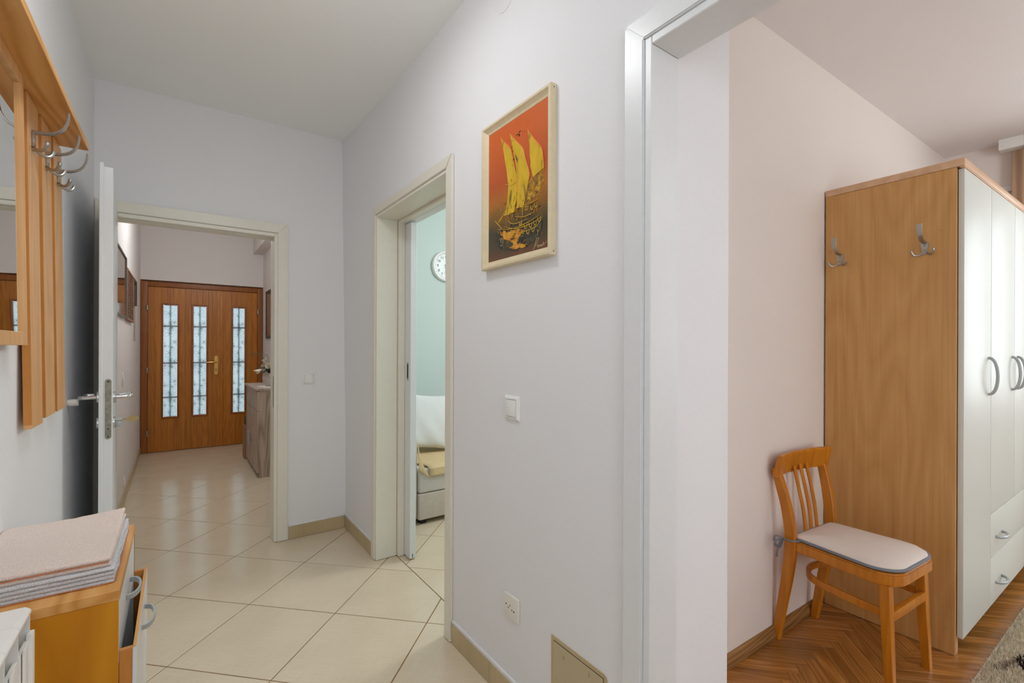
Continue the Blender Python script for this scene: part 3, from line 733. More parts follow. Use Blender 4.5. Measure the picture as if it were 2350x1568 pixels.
ART = {'sail1': [(0.233, 0.925), (0.298, 0.874), (0.412, 0.794), (0.477, 0.657), (0.53, 0.534), (0.518, 0.443), (0.506, 0.389), (0.472, 0.32), (0.381, 0.316), (0.264, 0.326), (0.203, 0.281), (0.317, 0.337), (0.36, 0.416), (0.374, 0.537), (0.337, 0.669), (0.285, 0.815)],
'sail2': [(0.396, 0.911), (0.513, 0.825), (0.619, 0.748), (0.66, 0.67), (0.726, 0.547), (0.709, 0.497), (0.677, 0.413), (0.624, 0.332), (0.516, 0.341), (0.529, 0.441), (0.51, 0.631), (0.457, 0.774)],
'sail3': [(0.693, 0.859), (0.793, 0.771), (0.908, 0.677), (0.932, 0.607), (0.948, 0.539), (0.868, 0.526), (0.78, 0.509), (0.741, 0.589), (0.726, 0.744)],
'hull': [(0.14, 0.216), (0.202, 0.227), (0.402, 0.195), (0.621, 0.184), (0.826, 0.181), (0.919, 0.187), (0.884, 0.105), (0.785, 0.059), (0.683, 0.043), (0.467, 0.042), (0.235, 0.079), (0.156, 0.139)],
'patch': [(0.233, 0.213), (0.333, 0.203), (0.469, 0.19), (0.643, 0.174), (0.561, 0.129), (0.523, 0.092), (0.588, 0.079), (0.673, 0.048), (0.468, 0.051), (0.4, 0.072), (0.47, 0.083), (0.43, 0.113), (0.308, 0.144)],
'splash': [(0.74, 0.518), (0.86, 0.545), (0.948, 0.534), (0.944, 0.458), (0.867, 0.377), (0.707, 0.317), (0.624, 0.332), (0.677, 0.413), (0.709, 0.497)]}
LINES = [[(0.328, 0.971), (0.345, 0.858)], [(0.586, 0.97), (0.6, 0.757)], [(0.622, 0.96), (0.641, 0.675)], [(0.333, 0.88), (0.44, 0.857)], [(0.585, 0.877), (0.689, 0.859)]]
RIBS = [[(0.178, 0.24), (0.47, 0.203), (0.747, 0.216), (0.875, 0.236)], [(0.31, 0.241), (0.514, 0.196), (0.787, 0.197), (0.914, 0.225)], [(0.368, 0.194), (0.579, 0.159), (0.826, 0.164), (0.923, 0.215)], [(0.493, 0.284), (0.644, 0.26), (0.787, 0.268)], [(0.582, 0.353), (0.728, 0.336), (0.867, 0.347)], [(0.358, 0.282), (0.47, 0.236), (0.706, 0.236)], [(0.321, 0.553), (0.43, 0.524), (0.524, 0.537)],
        [(0.132, 0.312), (0.262, 0.233)], [(0.382, 0.383), (0.178, 0.28)], [(0.616, 0.516), (0.619, 0.268)]]
for x, y in ((0.56, 0.24), (0.64, 0.21), (0.72, 0.205), (0.79, 0.21), (0.85, 0.225), (0.66, 0.335), (0.74, 0.325), (0.80, 0.33), (0.6, 0.18), (0.68, 0.165), (0.76, 0.17)):
    RIBS.append([(x, y), (x + 0.015, y - 0.03), (x + 0.035, y - 0.035), (x + 0.05, y - 0.005)])
SIG = [[(0.784, 0.014), (0.834, 0.048), (0.864, 0.08), (0.835, 0.079), (0.805, 0.025)], [(0.834, 0.03), (0.864, 0.036), (0.854, 0.019), (0.893, 0.032), (0.883, 0.02), (0.912, 0.031), (0.912, 0.019), (0.94, 0.044), (0.94, 0.022), (0.985, 0.045)]]
def cp(p, dx=0.0): return (XCV - dx, CY1 + (CY0 - CY1) * p[0], CZ0 + (CZ1 - CZ0) * p[1])
def paint(name, c1, c2, c3, sc, thr=(0.35, 0.55, 0.7), stretch=(1, 1, 1)):
    mt, nt, bs = nodes(name); mp = coords(nt, stretch); nz = N(nt, 'ShaderNodeTexNoise'); nz.inputs['Scale'].default_value = sc; nz.inputs['Detail'].default_value = 4; nz.inputs['Distortion'].default_value = 0.6
    nt.links.new(mp.outputs[0], nz.inputs['Vector']); r = ramp(nt, [(thr[0], c1), (thr[1], c2), (thr[2], c3)]); nt.links.new(nz.outputs['Fac'], r.inputs['Fac'])
    nt.links.new(r.outputs['Color'], bs.inputs['Base Color']); bs.inputs['Roughness'].default_value = 0.35; bump(nt, bs, nz.outputs['Fac'], 0.5, 0.002); return mt
M['p_sail'] = paint('ochre_paint', rgb(92, 74, 30), rgb(206, 166, 28), rgb(222, 184, 44), 22, (0.30, 0.42, 0.7), (1, 1.6, 0.7))
M['p_hull'] = paint('dark_paint', rgb(44, 44, 40), rgb(70, 68, 52), rgb(132, 112, 40), 34, (0.35, 0.58, 0.75))
M['p_patch'] = paint('amber_paint', rgb(96, 60, 22), rgb(204, 132, 30), rgb(222, 172, 52), 40, (0.35, 0.48, 0.7))
M['p_splash'] = paint('mottled_paint', rgb(116, 82, 30), rgb(170, 120, 34), rgb(206, 164, 40), 60, (0.38, 0.52, 0.66))
M['p_line'] = plain('coral_paint_line', rgb(226, 118, 64), 0.5)
M['p_rib'] = plain('pale_ochre_relief', rgb(206, 166, 60), 0.4, noise=(30, 0.25, 0))
M['p_stroke'] = plain('amber_stroke', rgb(206, 148, 34), 0.4)
M['p_dark'] = plain('umber_stroke', rgb(54, 46, 34), 0.4)
M['p_light'] = plain('pale_stroke', rgb(176, 168, 140), 0.4)
M['p_sig'] = plain('cream_signature', rgb(214, 196, 160), 0.5)
for nm, key, mat, th in (('painted_sail', 'sail1', 'p_sail', 0.0016), ('painted_sail', 'sail2', 'p_sail', 0.0018), ('painted_sail', 'sail3', 'p_sail', 0.0016), ('painted_spray', 'splash', 'p_splash', 0.0006), ('painted_hull', 'hull', 'p_hull', 0.0012), ('painted_patch', 'patch', 'p_patch', 0.0020)):
    ra_ = random.Random(len(key) * 7 + int(th * 1e5)); raw = ART[key]; amp = {'hull': 0.012, 'patch': 0.016, 'splash': 0.022}.get(key, 0.004); P = []
    for q in range(len(raw)):
        p0_, p1_ = raw[q], raw[(q + 1) % len(raw)]
        for f_ in (0, 0.25, 0.5, 0.75):
            jx, jy = (ra_.uniform(-amp, amp), ra_.uniform(-amp, amp)) if f_ else (0, 0)
            P.append(cp((p0_[0] + (p1_[0] - p0_[0]) * f_ + jx, p0_[1] + (p1_[1] - p0_[1]) * f_ + jy * 0.7)))
    b = bmesh.new(); vs = [b.verts.new((XCV - th, p[1], p[2])) for p in P]; f = b.faces.new(vs)
    e = bmesh.ops.extrude_face_region(b, geom=[f]);
    for v in e['geom']:
        if isinstance(v, bmesh.types.BMVert): v.co.x = XCV + 0.001
    bmesh.ops.triangulate(b, faces=b.faces)
    mb = MB(); mb.add(b); obj(nm, mb, M[mat], fp, sm=False)
mb = MB()
for L in LINES: mb.tube([cp(p, 0.0006) for p in spl(L, 3)], 0.0010, 6)
for key, n in (('sail1', 6), ('sail2', 6), ('sail3', 5)): mb.tube([cp(p, 0.0016) for p in spl(ART[key][:n], 3)], 0.0013, 6)
obj('painted_rigging', mb, M['p_line'], fp)
mb = MB()
for L in RIBS:
    Q = spl(L, 5); nq = len(Q); mb.tube([cp(p, 0.0018) for p in Q], [0.0004 + 0.0010 * math.sin(PI * (i + 0.5) / nq) for i in range(nq)], 6)
obj('painted_planking', mb, M['p_rib'], fp)
rs_ = random.Random(11)
for nm, mat, cnt, x0_, x1_, y0_, y1_, ln in (('painted_stroke', 'p_stroke', 46, 0.2, 0.9, 0.06, 0.36, 0.05), ('painted_dark_stroke', 'p_dark', 40, 0.2, 0.85, 0.07, 0.42, 0.06), ('painted_highlight', 'p_light', 26, 0.18, 0.92, 0.05, 0.40, 0.035), ('painted_spatter', 'p_dark', 16, 0.42, 0.56, 0.55, 0.88, 0.03)):
    mb = MB()
    for k in range(cnt):
        x, y = rs_.uniform(x0_, x1_), rs_.uniform(y0_, y1_); a = rs_.choice((rs_.gauss(0.15, 0.25), rs_.gauss(1.3, 0.35))); l_ = ln * rs_.uniform(0.4, 1.2)
        Q = spl([(x, y), (x + l_ * math.cos(a) * 0.5 + rs_.gauss(0, 0.008), y + l_ * 0.7 * math.sin(a) * 0.5 + rs_.gauss(0, 0.006)), (x + l_ * math.cos(a), y + l_ * 0.7 * math.sin(a))], 4)
        nq = len(Q); w_ = rs_.uniform(0.0006, 0.0016); mb.tube([cp(p, 0.0012) for p in Q], [w_ * (0.3 + 0.9 * math.sin(PI * (i + 0.5) / nq)) for i in range(nq)], 5, flat=0.6)
    obj(nm, mb, M[mat], fp)['kind'] = 'stuff'
mb = MB()
for L in SIG: mb.tube([cp(p, 0.0008) for p in spl(L, 5)], 0.0008, 5)
obj('signature', mb, M['p_sig'], fp)

# light switches and socket ---------------------------------------------
def switch(name, label, axis, cx, cz, wall, w_=0.082, rk=0.055):
    """rocker switch on a wall: axis 'x' wall plane x=wall facing -x ; axis 'y' plane y=wall facing -y"""
    loc = (wall, cx, cz) if axis == 'x' else (cx, wall, cz)
    t = thing(name, label, 'switch', loc)
    def bx(u0, u1, z0, z1, d0, d1, bev):
        if axis == 'x': return MB().box(wall - d1, wall - d0, u0, u1, z0, z1, bev)
        return MB().box(u0, u1, wall - d1, wall - d0, z0, z1, bev)
    h = w_ / 2
    # tapering frame
    mb = MB()
    b = mb.bm; rings = []
    for d, k in ((0.0004, h), (0.003, h), (0.010, h * 0.80), (0.010, h * 0.70), (0.004, h * 0.69)):
        ring = []
        for su, sz in ((-1, -1), (1, -1), (1, 1), (-1, 1)):
            uu, zz = cx + su * k, cz + sz * k
            ring.append(b.verts.new((wall - d, uu, zz) if axis == 'x' else (uu, wall - d, zz)))
        rings.append(ring)
    for i in range(4):
        for j in range(4): b.faces.new((rings[i][j], rings[i][(j + 1) % 4], rings[i + 1][(j + 1) % 4], rings[i + 1][j]))
    b.faces.new(rings[0]); b.faces.new(rings[-1])
    obj('cover_frame', mb, M['plastic_white'], t, sm=False)
    k = h * 0.665
    mb = bx(cx - k, cx + k, cz - k, cz + k, 0.004, 0.0125, 0.0015)
    for v in mb.bm.verts:                                      # rocker tips in at the top
        f = (v.co.z - (cz - k)) / (2 * k)
        if axis == 'x':
            if v.co.x < wall - 0.008: v.co.x += 0.0025 * f
        elif v.co.y < wall - 0.008: v.co.y += 0.0025 * f
    obj('rocker', mb, M['plastic_white'], t)
    return t
switch('light_switch', 'white square light switch below and left of the ship painting', 'x', 1.326, 1.040, XR, 0.086)
switch('light_switch', 'white square light switch beside the door frame on the far hall wall', 'y', 0.711, 1.040, YB, 0.076)
so = thing('wall_socket', 'ivory blanking plate with five dark holes low on the white wall', 'socket', (XR, 1.32, 0.345))
obj('cover_plate', MB().box(XR - 0.010, XR - 0.0004, 1.280, 1.362, 0.307, 0.388, 0.0025), M['plastic'], so)
for yy, zz, rr in ((1.349, 0.350, 0.0026), (1.336, 0.342, 0.0022), (1.326, 0.352, 0.0022), (1.314, 0.341, 0.0024), (1.303, 0.340, 0.003)):
    obj('hole', MB().lathe([(rr, 0), (rr, -0.0006)], (XR - 0.0100, yy, zz), 12, 'x'), M['dark'], so)
ht = thing('access_hatch', 'beige tile access hatch set low in the white wall near the bedroom door', 'hatch', (XR, 1.0, 0.05))
HY0, HY1, HZ = 0.880, 1.113, 0.357
mb = MB(); t_ = 0.012
rr = 0.014
mb.prism([(HY1, 0.09), (HY1, HZ), (HY0 + rr, HZ), (HY0 + rr * 0.3, HZ - rr * 0.3), (HY0, HZ - rr), (HY0, 0.09)], 'x', XR - 0.003, XR - 0.0003)
obj('frame', mb, M['skirt_tile'], ht, sm=False)
obj('gap', MB().box(XR - 0.0036, XR - 0.003, HY0 + t_, HY1 - t_, 0.10, HZ - t_), M['dark'], ht, sm=False)
def hatch_mat():
    mt = plain('stained_beige_tile', rgb(188, 174, 140), 0.35)
    nt = mt.node_tree; bs = nt.nodes['Principled BSDF']
    mp = coords(nt, (1, 1, 0.45)); v = N(nt, 'ShaderNodeTexNoise'); v.inputs['Scale'].default_value = 70; v.inputs['Detail'].default_value = 2; nt.links.new(mp.outputs[0], v.inputs['Vector'])
    r = ramp(nt, [(0.66, rgb(190, 176, 142)), (0.74, rgb(150, 116, 76))]); nt.links.new(v.outputs['Fac'], r.inputs['Fac']); nt.links.new(r.outputs['Color'], bs.inputs['Base Color']); return mt
obj('panel', MB().box(XR - 0.0055, XR - 0.0036, HY0 + t_ + 0.001, HY1 - t_ - 0.001, 0.10, HZ - t_ - 0.001, 0.0008, 1), hatch_mat(), ht)
# round junction-box covers painted over
tag(obj('junction_cover', MB().lathe([(0.052, 0), (0.052, -0.0016), (0.050, -0.0022)], (XR - 0.0002, 1.385, 2.512), 40, 'x'), M['wall'], base=None), 'round painted-over junction cover high on the wall above the ship painting', 'cover')
tag(obj('junction_cover', MB().lathe([(0.041, 0), (0.041, -0.0012), (0.039, -0.0016)], (0.690, YB - 0.0002, 2.455), 40, 'y'), M['wall'], base=None), 'round painted-over junction cover on the far hall wall below the ceiling', 'cover')

# ================================================================== COAT RACK
TILT = -0.0142
cr = thing('coat_rack', 'beech coat rack with slats, mirror and hat shelf on the left wall', 'coat rack', (-0.3365, 1.9, 1.5), (0, TILT, 0))
XF = -0.3365; XBk = XF - 0.018
for y0, y1 in ((1.852, 1.980), (2.024, 2.157), (2.198, 2.332)):
    b = MB().box(XBk, XF, y0, y1, 1.030 - 0.013 + 0.010 * (y0 > 1.9) , 1.962, 0.001, 1)
    o = obj('board', b, M['beech'], cr)
    obj('board_edge', MB().box(XBk + 0.0003, XF - 0.0003, y0 - 0.0007, y0 - 0.0001, 1.028, 1.9615), M['beech_edge'], o, sm=False)
obj('batten', MB().box(-0.3565, XBk - 0.0002, 1.20, 2.30, 1.86, 1.90), M['beech_edge'], cr)
obj('batten', MB().box(-0.3535, XBk - 0.0002, 1.90, 2.30, 1.10, 1.14), M['beech_edge'], cr)
obj('shelf', MB().box(-0.3545, -0.258, 1.05, 2.296, 1.9635, 1.9855, 0.001, 1), M['beech_y'], cr)
mfb = MB()
MX0, MX1 = -0.3355, -0.3245
MY0, MY1, MZ0, MZ1 = 1.10, 1.753, 1.252, 1.9625
fw_ = 0.034
mfb.box(MX0, MX1, MY0, MY1, MZ0, MZ0 + fw_, 0.0008, 1); mfb.box(MX0, MX1, MY0, MY1, MZ1 - fw_, MZ1, 0.0008, 1)
mfb.box(MX0, MX1, MY1 - fw_, MY1, MZ0 + fw_, MZ1 - fw_, 0.0008, 1); mfb.box(MX0, MX1, MY0, MY0 + fw_, MZ0 + fw_, MZ1 - fw_, 0.0008, 1)
mf = obj('mirror_frame', mfb, M['beech'], cr)
obj('mirror_backing', MB().box(XBk, MX0 - 0.0002, MY0 + 0.005, MY1 - 0.005, MZ0 + 0.005, MZ1 - 0.001), M['beech_edge'], cr)
obj('mirror', MB().box(MX0 + 0.002, MX0 + 0.005, MY0 + fw_, MY1 - fw_, MZ0 + fw_, MZ1 - fw_), M['mirror'], mf, sm=False)

def coat_hook(parent, loc, rotz, k=1.0):
    """three-armed hook; local x out of the surface, y sideways, z up; loc in the parent's local frame, at the plate's bottom"""
    mb = MB()
    out = [(-0.009, 0.050), (-0.0115, 0.043), (-0.0135, 0.034), (-0.009, 0.024), (-0.0085, 0.016), (-0.011, 0.008), (-0.006, 0.006), (-0.005, 0.0), (0.005, 0.0), (0.006, 0.006), (0.011, 0.008), (0.0085, 0.016), (0.009, 0.024), (0.0135, 0.034), (0.0115, 0.043), (0.009, 0.050)]
    mb.prism([(p[0] * k, p[1] * k) for p in out], 'x', 0.0004, 0.005 * k, 0.0008)
    pl = obj('coat_hook', mb, M['steel'], parent, local=True); pl.location = loc; pl.rotation_euler = (0, 0, rotz)
    arm = [(0.002, 0.047), (0.014, 0.0475), (0.028, 0.049), (0.041, 0.053), (0.052, 0.060), (0.061, 0.071), (0.067, 0.086), (0.070, 0.102), (0.0705, 0.113)]
    mb = MB().strap([(a * k, 0, z * k) for a, z in arm], [0.015, 0.0135, 0.0135, 0.014, 0.015, 0.0165, 0.018, 0.0195, 0.0195], [0.010, 0.0075, 0.006, 0.0055, 0.005, 0.0048, 0.0045, 0.0042, 0.004], (0, 1, 0))
    obj('upper_arm', mb, M['steel'], pl, local=True)
    for s in (-1, 1):
        P = spl([(0.002, s * 0.004, 0.010), (0.008, s * 0.011, 0.001), (0.018, s * 0.021, -0.004), (0.027, s * 0.029, -0.001), (0.0325, s * 0.0335, 0.009), (0.034, s * 0.0345, 0.017)], 4)
        n = len(P); rr = [0.0036 + 0.0016 * (i / (n - 1)) ** 2 for i in range(n)]; rr[-1] = 0.0032
        obj('prong', MB().tube([(p[0] * k, p[1] * k, p[2] * k) for p in P], [q * k for q in rr], 10), M['steel'], pl, local=True)
    mb = MB()
    for z in (0.036, 0.017): mb.lathe([(0.0042 * k, 0.0), (0.0042 * k, 0.0008), (0.002 * k, 0.0016)], (0.005 * k, 0, z * k), 12, 'x')
    obj('screw', mb, M['zinc'], pl, local=True)
    return pl
for y, z in ((1.905, 1.815), (2.081, 1.813), (2.256, 1.811)):
    coat_hook(cr, (0.0002, y - 1.9, z - 1.5), 0.0, 1.12)

# door stop on the wall
tag(obj('door_stop', MB().lathe([(0.011, 0.0004), (0.014, 0.006), (0.014, 0.030), (0.012, 0.0345)], (XL, 2.585, 1.020), 20, 'x'), M['plastic'], base=None), 'small ivory round door stop on the left wall behind the open door', 'door stop')

# ================================================================== SHOE CABINET AND TOWELS
sc = thing('shoe_cabinet', 'narrow beech and white shoe cabinet against the left wall below the coat rack', 'cabinet', (-0.23, 1.55, 0))
CX0, CX1, CYn, CYf, CZt = -0.3590, -0.100, 1.316, 1.773, 0.724
obj('top', MB().box(CX0, CX1 + 0.001, CYn - 0.002, CYf + 0.002, CZt - 0.022, CZt, 0.001, 1), M['beech_y'], sc)
obj('side_panel', MB().box(CX0, CX1 - 0.0005, CYn, CYn + 0.018, 0.0005, CZt - 0.0225, 0.0008, 1), M['beech_cab'], sc)
sp_ = obj('side_panel', MB().box(CX0, CX1 - 0.0012, CYf - 0.018, CYf, 0.0005, CZt - 0.0225, 0.0008, 1), M['white_lacquer'], sc)
obj('raw_edge', MB().box(CX1 - 0.0011, CX1 + 0.0002, CYf - 0.017, CYf, 0.001, CZt - 0.023), M['chip'], sp_, sm=False)
obj('back_panel', MB().box(CX0, CX0 + 0.006, CYn + 0.0185, CYf - 0.0185, 0.02, CZt - 0.023), M['white_lacquer'], sc)
dz0 = 0.5635
dr = obj('drawer', MB().box(CX1 - 0.018, CX1 - 0.0002, CYn + 0.0005, CYf - 0.019, dz0, CZt - 0.0235, 0.001, 1), M['white_lacquer'], sc)
def bow(mb, x, ya, yb, z, out, wdt, th):
    """bow handle on a front facing +x, from ya to yb"""
    n = 14; path = []
    for i in range(n + 1):
        a = PI * i / n; path.append((x + out * math.sin(a) ** 0.8, (ya + yb) / 2 - (yb - ya) / 2 * math.cos(a), z))
    return mb.strap(path, wdt, th, (0, 0, 1))
obj('drawer_handle', bow(MB(), CX1, 1.498, 1.608, 0.628, 0.025, 0.013, 0.005), M['alu'], dr)
# tilt-out bin below, left slightly open
bz = 0.5900; BX = -0.0700
bn = obj('bin_front', MB().prism([(BX - 0.007, bz), (BX, bz), (BX - 0.004, 0.02), (BX - 0.011, 0.02)], 'y', CYn + 0.002, CYf - 0.002, 0.0008), M['white_lacquer'], sc)
obj('bin_top_edge', MB().box(BX - 0.0068, BX - 0.0002, CYn + 0.0025, CYf - 0.0025, bz + 0.0001, bz + 0.0009), M['beech_y'], bn, sm=False)
for y in (CYn + 0.0025, CYf - 0.0145):
    yy = y
    obj('bin_cheek', MB().prism([(CX1 + 0.0004, bz - 0.001), (BX - 0.0073, bz - 0.001), (BX - 0.0115, 0.03), (CX1 + 0.0004, 0.03)], 'y', yy, yy + 0.012), M['beech_edge'], bn, sm=False)
obj('drawer_handle', bow(MB(), BX - 0.0006, 1.520, 1.640, 0.532, 0.024, 0.0125, 0.005), M['alu'], bn)

def towel(name, label, mat, x0, x1, y0, y1, z0, layers, th, r, wob, seed, lift=0.0):
    """a stack of folded layers: each layer is a pillowy slab; fold on the +x side"""
    from mathutils import noise as mn
    t = thing(name, label, 'towel', ((x0 + x1) / 2, (y0 + y1) / 2, z0))
    for L in range(layers):
        nu, nv = 90, 60
        zz = z0 + L * th
        def fn(u, v, top):
            # superellipse cross section edge rounding
            u = 0.5 - 0.5 * math.cos(PI * u); v = 0.5 - 0.5 * math.cos(PI * v)
            x = x0 + (x1 - x0) * u; y = y0 + (y1 - y0) * v
            e = min(u * (x1 - x0), (1 - u) * (x1 - x0), v * (y1 - y0), (1 - v) * (y1 - y0))
            k = 1.0 if e > r else math.sqrt(max(0.0, 1 - (1 - e / r) ** 2))
            nn = mn.noise(Vector((x * 9 + seed, y * 9, L * 3.1))) * wob + mn.noise(Vector((x * 60 + seed, y * 60, L))) * 0.0009 + mn.noise(Vector((x * 300 + seed, y * 300, L))) * 0.0008
            h = th * 0.5 * k
            liftz = lift * max(0.0, (u - 0.55)) * max(0.0, (v - 0.5)) * 4 * ((L + 1) / layers)
            zc = zz + th / 2 + liftz
            ed = mn.noise(Vector((y * 14, x * 14, seed + L))) * 0.0025 + mn.noise(Vector((y * 160, x * 160, seed + L))) * 0.0005
            return (x + ed * (1 - min(1, 30 * min(u, 1 - u))), y + ed * (1 - min(1, 30 * min(v, 1 - v))), max(zc + (h + nn * k if top else -h), z0 + 0.0006))
        mb = MB(); mb.grid(nu, nv, lambda u, v: fn(u, v, True)); mb.grid(nu, nv, lambda u, v: fn(u, v, False))
        bmesh.ops.remove_doubles(mb.bm, verts=mb.bm.verts, dist=0.0003)
        lay_o = obj('fold', mb, M[mat], t)
        mesh = lay_o.data; o_ = root_off(t); rg_ = random.Random(int(seed) * 10 + L); vts_, fcs_ = [], []
        polys = mesh.polygons; areas = [q.area for q in polys]; pick = rg_.choices(range(len(polys)), areas, k=14000)
        for q in pick:
            q = polys[q]; c_ = q.center; n_ = q.normal
            if n_.z < -0.3 or n_.z > 0.8: continue
            A = mesh.vertices[q.vertices[0]].co; B = mesh.vertices[q.vertices[2]].co; D = mesh.vertices[q.vertices[1]].co
            p_ = c_ + (A - c_) * rg_.uniform(-0.9, 0.9) + (D - c_) * rg_.uniform(-0.9, 0.9)
            tdir = Vector((rg_.gauss(0, 1), rg_.gauss(0, 1), rg_.gauss(0, 1))); tip = p_ + (n_ * 1.0 + tdir * 0.45).normalized() * rg_.uniform(0.0012, 0.0026); wv = n_.cross(tdir).normalized() * 0.00045
            i_ = len(vts_); vts_ += [tuple(p_ - wv - n_ * 0.0004), tuple(p_ + wv - n_ * 0.0004), tuple(tip)]; fcs_.append((i_, i_ + 1, i_ + 2))
        pm = bpy.data.meshes.new('terry_pile'); pm.from_pydata(vts_, [], fcs_); pm.materials.append(M[mat]); po_ = bpy.data.objects.new('terry_pile', pm); COL.objects.link(po_); po_.parent = t; po_['kind'] = 'stuff'
    return t
tg = towel('folded_towel', 'pale grey folded towel, lower of the two on the shoe cabinet', 'terry_grey', -0.3585, -0.1115, 1.362, 1.728, CZt, 4, 0.0088, 0.006, 0.0012, 1.0)
tp = towel('folded_towel', 'blush pink folded towel, upper of the two on the shoe cabinet', 'terry_pink', -0.3585, -0.118, 1.370, 1.733, CZt + 0.0345, 2, 0.0115, 0.008, 0.0022, 5.0, lift=0.010)
mb = MB(); mb.tube(spl([(-0.357, 1.3685, CZt + 0.047), (-0.30, 1.3675, CZt + 0.0466), (-0.24, 1.3685, CZt + 0.0475), (-0.17, 1.3675, CZt + 0.0468), (-0.122, 1.369, CZt + 0.046)], 6), 0.0012, 6)
obj('hem', mb, M['terry_edge'], tp)
mb = MB(); mb.tube(spl([(-0.357, 1.3605, CZt + 0.0024), (-0.27, 1.3595, CZt + 0.0020), (-0.19, 1.361, CZt + 0.0023), (-0.118, 1.362, CZt + 0.0020), (-0.110, 1.40, CZt + 0.0020), (-0.110, 1.56, CZt + 0.0020), (-0.1105, 1.725, CZt + 0.0020)], 6), 0.0010, 6)
obj('hem', mb, M['terry_edge'], tg)

# ================================================================== RADIATOR
rd = thing('radiator', 'white column radiator on the left wall in front of the shoe cabinet', 'radiator', (-0.25, 0.8, 0.1))
sec = None
pitch = 0.075
for k in range(9):
    yb = 1.166 - (k + 1) * pitch
    if sec is None:
        mb = MB()
        # local section: y 0..pitch
        mb.prism([(-0.305, 0.792), (-0.215, 0.792), (-0.2075, 0.786), (-0.2075, 0.780), (-0.305, 0.780)], 'y', 0.0008, pitch - 0.0008, 0.0008)      # top cap
        mb.box(-0.300, -0.209, pitch - 0.006, pitch - 0.0015, 0.10, 0.781)                # web
        mb.box(-0.215, -0.2085, 0.004, pitch - 0.007, 0.12, 0.738, 0.002)                 # front face, inner
        mb.box(-0.300, -0.293, 0.002, pitch - 0.007, 0.12, 0.781, 0.002)
        mb.box(-0.2600, -0.2500, 0.012, pitch - 0.013, 0.10, 0.770, 0.003)                 # water column
        mb.box(-0.2070, -0.2035, 0.010, 0.030, 0.12, 0.745, 0.0015)                       # front fin
        o = obj('section', mb, M['radiator'], rd, local=True); sec = o
    else:
        o = bpy.data.objects.new('section', sec.data); COL.objects.link(o); o.parent = rd
    o.location = Vector((0, yb, 0)) - Vector((-0.25, 0.8, 0.1)) + Vector((0, 0, 0))
obj('end_fin', MB().box(-0.2120, -0.2035, 1.150, 1.1685, 0.12, 0.748, 0.002), M['radiator'], rd)
for yb in (1.00, 0.62): obj('bracket', MB().box(-0.3595, -0.3005, yb, yb + 0.03, 0.55, 0.60), M['radiator'], rd)
obj('supply_pipe', MB().tube([(-0.25, 1.10, 0.10), (-0.25, 1.10, 0.0)], 0.010, 10), M['radiator'], rd)

# ================================================================== LOBBY
sb = thing('sideboard', 'pale grey oak sideboard with one drawer and two doors beside the front door', 'sideboard', (0.76, 5.43, 0))
SY0, SY1, SXf, SXb = 5.005, 5.850, 0.620, 0.9140
obj('top', MB().box(0.604, SXb, SY0 - 0.008, SY1 + 0.008, 0.828, 0.850, 0.0015, 1), M['sonoma'], sb)
obj('side_panel', MB().box(SXf + 0.018, SXb, SY0, SY0 + 0.018, 0.0005, 0.8275, 0.001, 1), M['sonoma'], sb)
obj('side_panel', MB().box(SXf + 0.018, SXb, SY1 - 0.018, SY1, 0.0005, 0.8275, 0.001, 1), M['sonoma'], sb)
obj('bottom_panel', MB().box(SXf + 0.03, SXb, SY0 + 0.0185, SY1 - 0.0185, 0.0005, 0.045), M['sonoma'], sb)
dw = obj('drawer', MB().box(SXf, SXf + 0.0175, SY0 + 0.001, SY1 - 0.001, 0.637, 0.822, 0.001, 1), M['sonoma'], sb)
obj('bar_handle', MB().box(SXf - 0.024, SXf - 0.016, 5.43, 5.58, 0.722, 0.730, 0.001, 1).box(SXf - 0.018, SXf - 0.0002, 5.44, 5.448, 0.722, 0.730).box(SXf - 0.018, SXf - 0.0002, 5.562, 5.570, 0.722, 0.730), M['alu'], dw)
for y0, y1, hy_ in ((SY0 + 0.001, 5.4725, 5.44), (5.4755, SY1 - 0.001, 5.51)):
    dd = obj('door', MB().box(SXf, SXf + 0.0175, y0, y1, 0.048, 0.632, 0.001, 1), M['sonoma'], sb)
    obj('bar_handle', MB().box(SXf - 0.024, SXf - 0.015, hy_ - 0.012, hy_ + 0.012, 0.245, 0.385, 0.0015, 1).box(SXf - 0.016, SXf - 0.0002, hy_ - 0.004, hy_ + 0.004, 0.26, 0.268).box(SXf - 0.016, SXf - 0.0002, hy_ - 0.004, hy_ + 0.004, 0.362, 0.370), M['alu'], dd)
dy = MB(); pts = []
for k in range(72):
    a = 2 * PI * k / 72; r_ = 0.118 + 0.006 * abs(math.sin(9 * a)); pts.append((0.775 + r_ * math.cos(a), 5.24 + r_ * 1.35 * math.sin(a)))
dy.prism(pts, 'z', 0.8504, 0.8520)
tag(obj('doily', dy, M['lace'], base=None), 'white lace doily under the vase on the sideboard', 'doily')
vz = 0.8524
vs = thing('flower_vase', 'pale vase of cream calla lilies on the sideboard', 'vase', (0.765, 5.26, vz))
obj('vase_body', MB().lathe([(0.036, 0.0), (0.040, 0.004), (0.056, 0.030), (0.068, 0.062), (0.071, 0.086), (0.064, 0.112), (0.052, 0.128), (0.050, 0.134), (0.046, 0.132), (0.044, 0.120)], (0.765, 5.26, vz), 28), M['vase'], vs)
mb = MB()
for k in range(5):
    a0 = 0.5 * k
    mb.tube([(0.765 + 0.0715 * math.cos(a) , 5.26 + 0.0715 * math.sin(a), vz + 0.085 + 0.014 * math.sin(6 * a)) for a in [3.2 + a0 * 0.5 + 0.05 * j for j in range(8)]], 0.002, 5)
obj('relief', mb, M['frame_side'], vs)
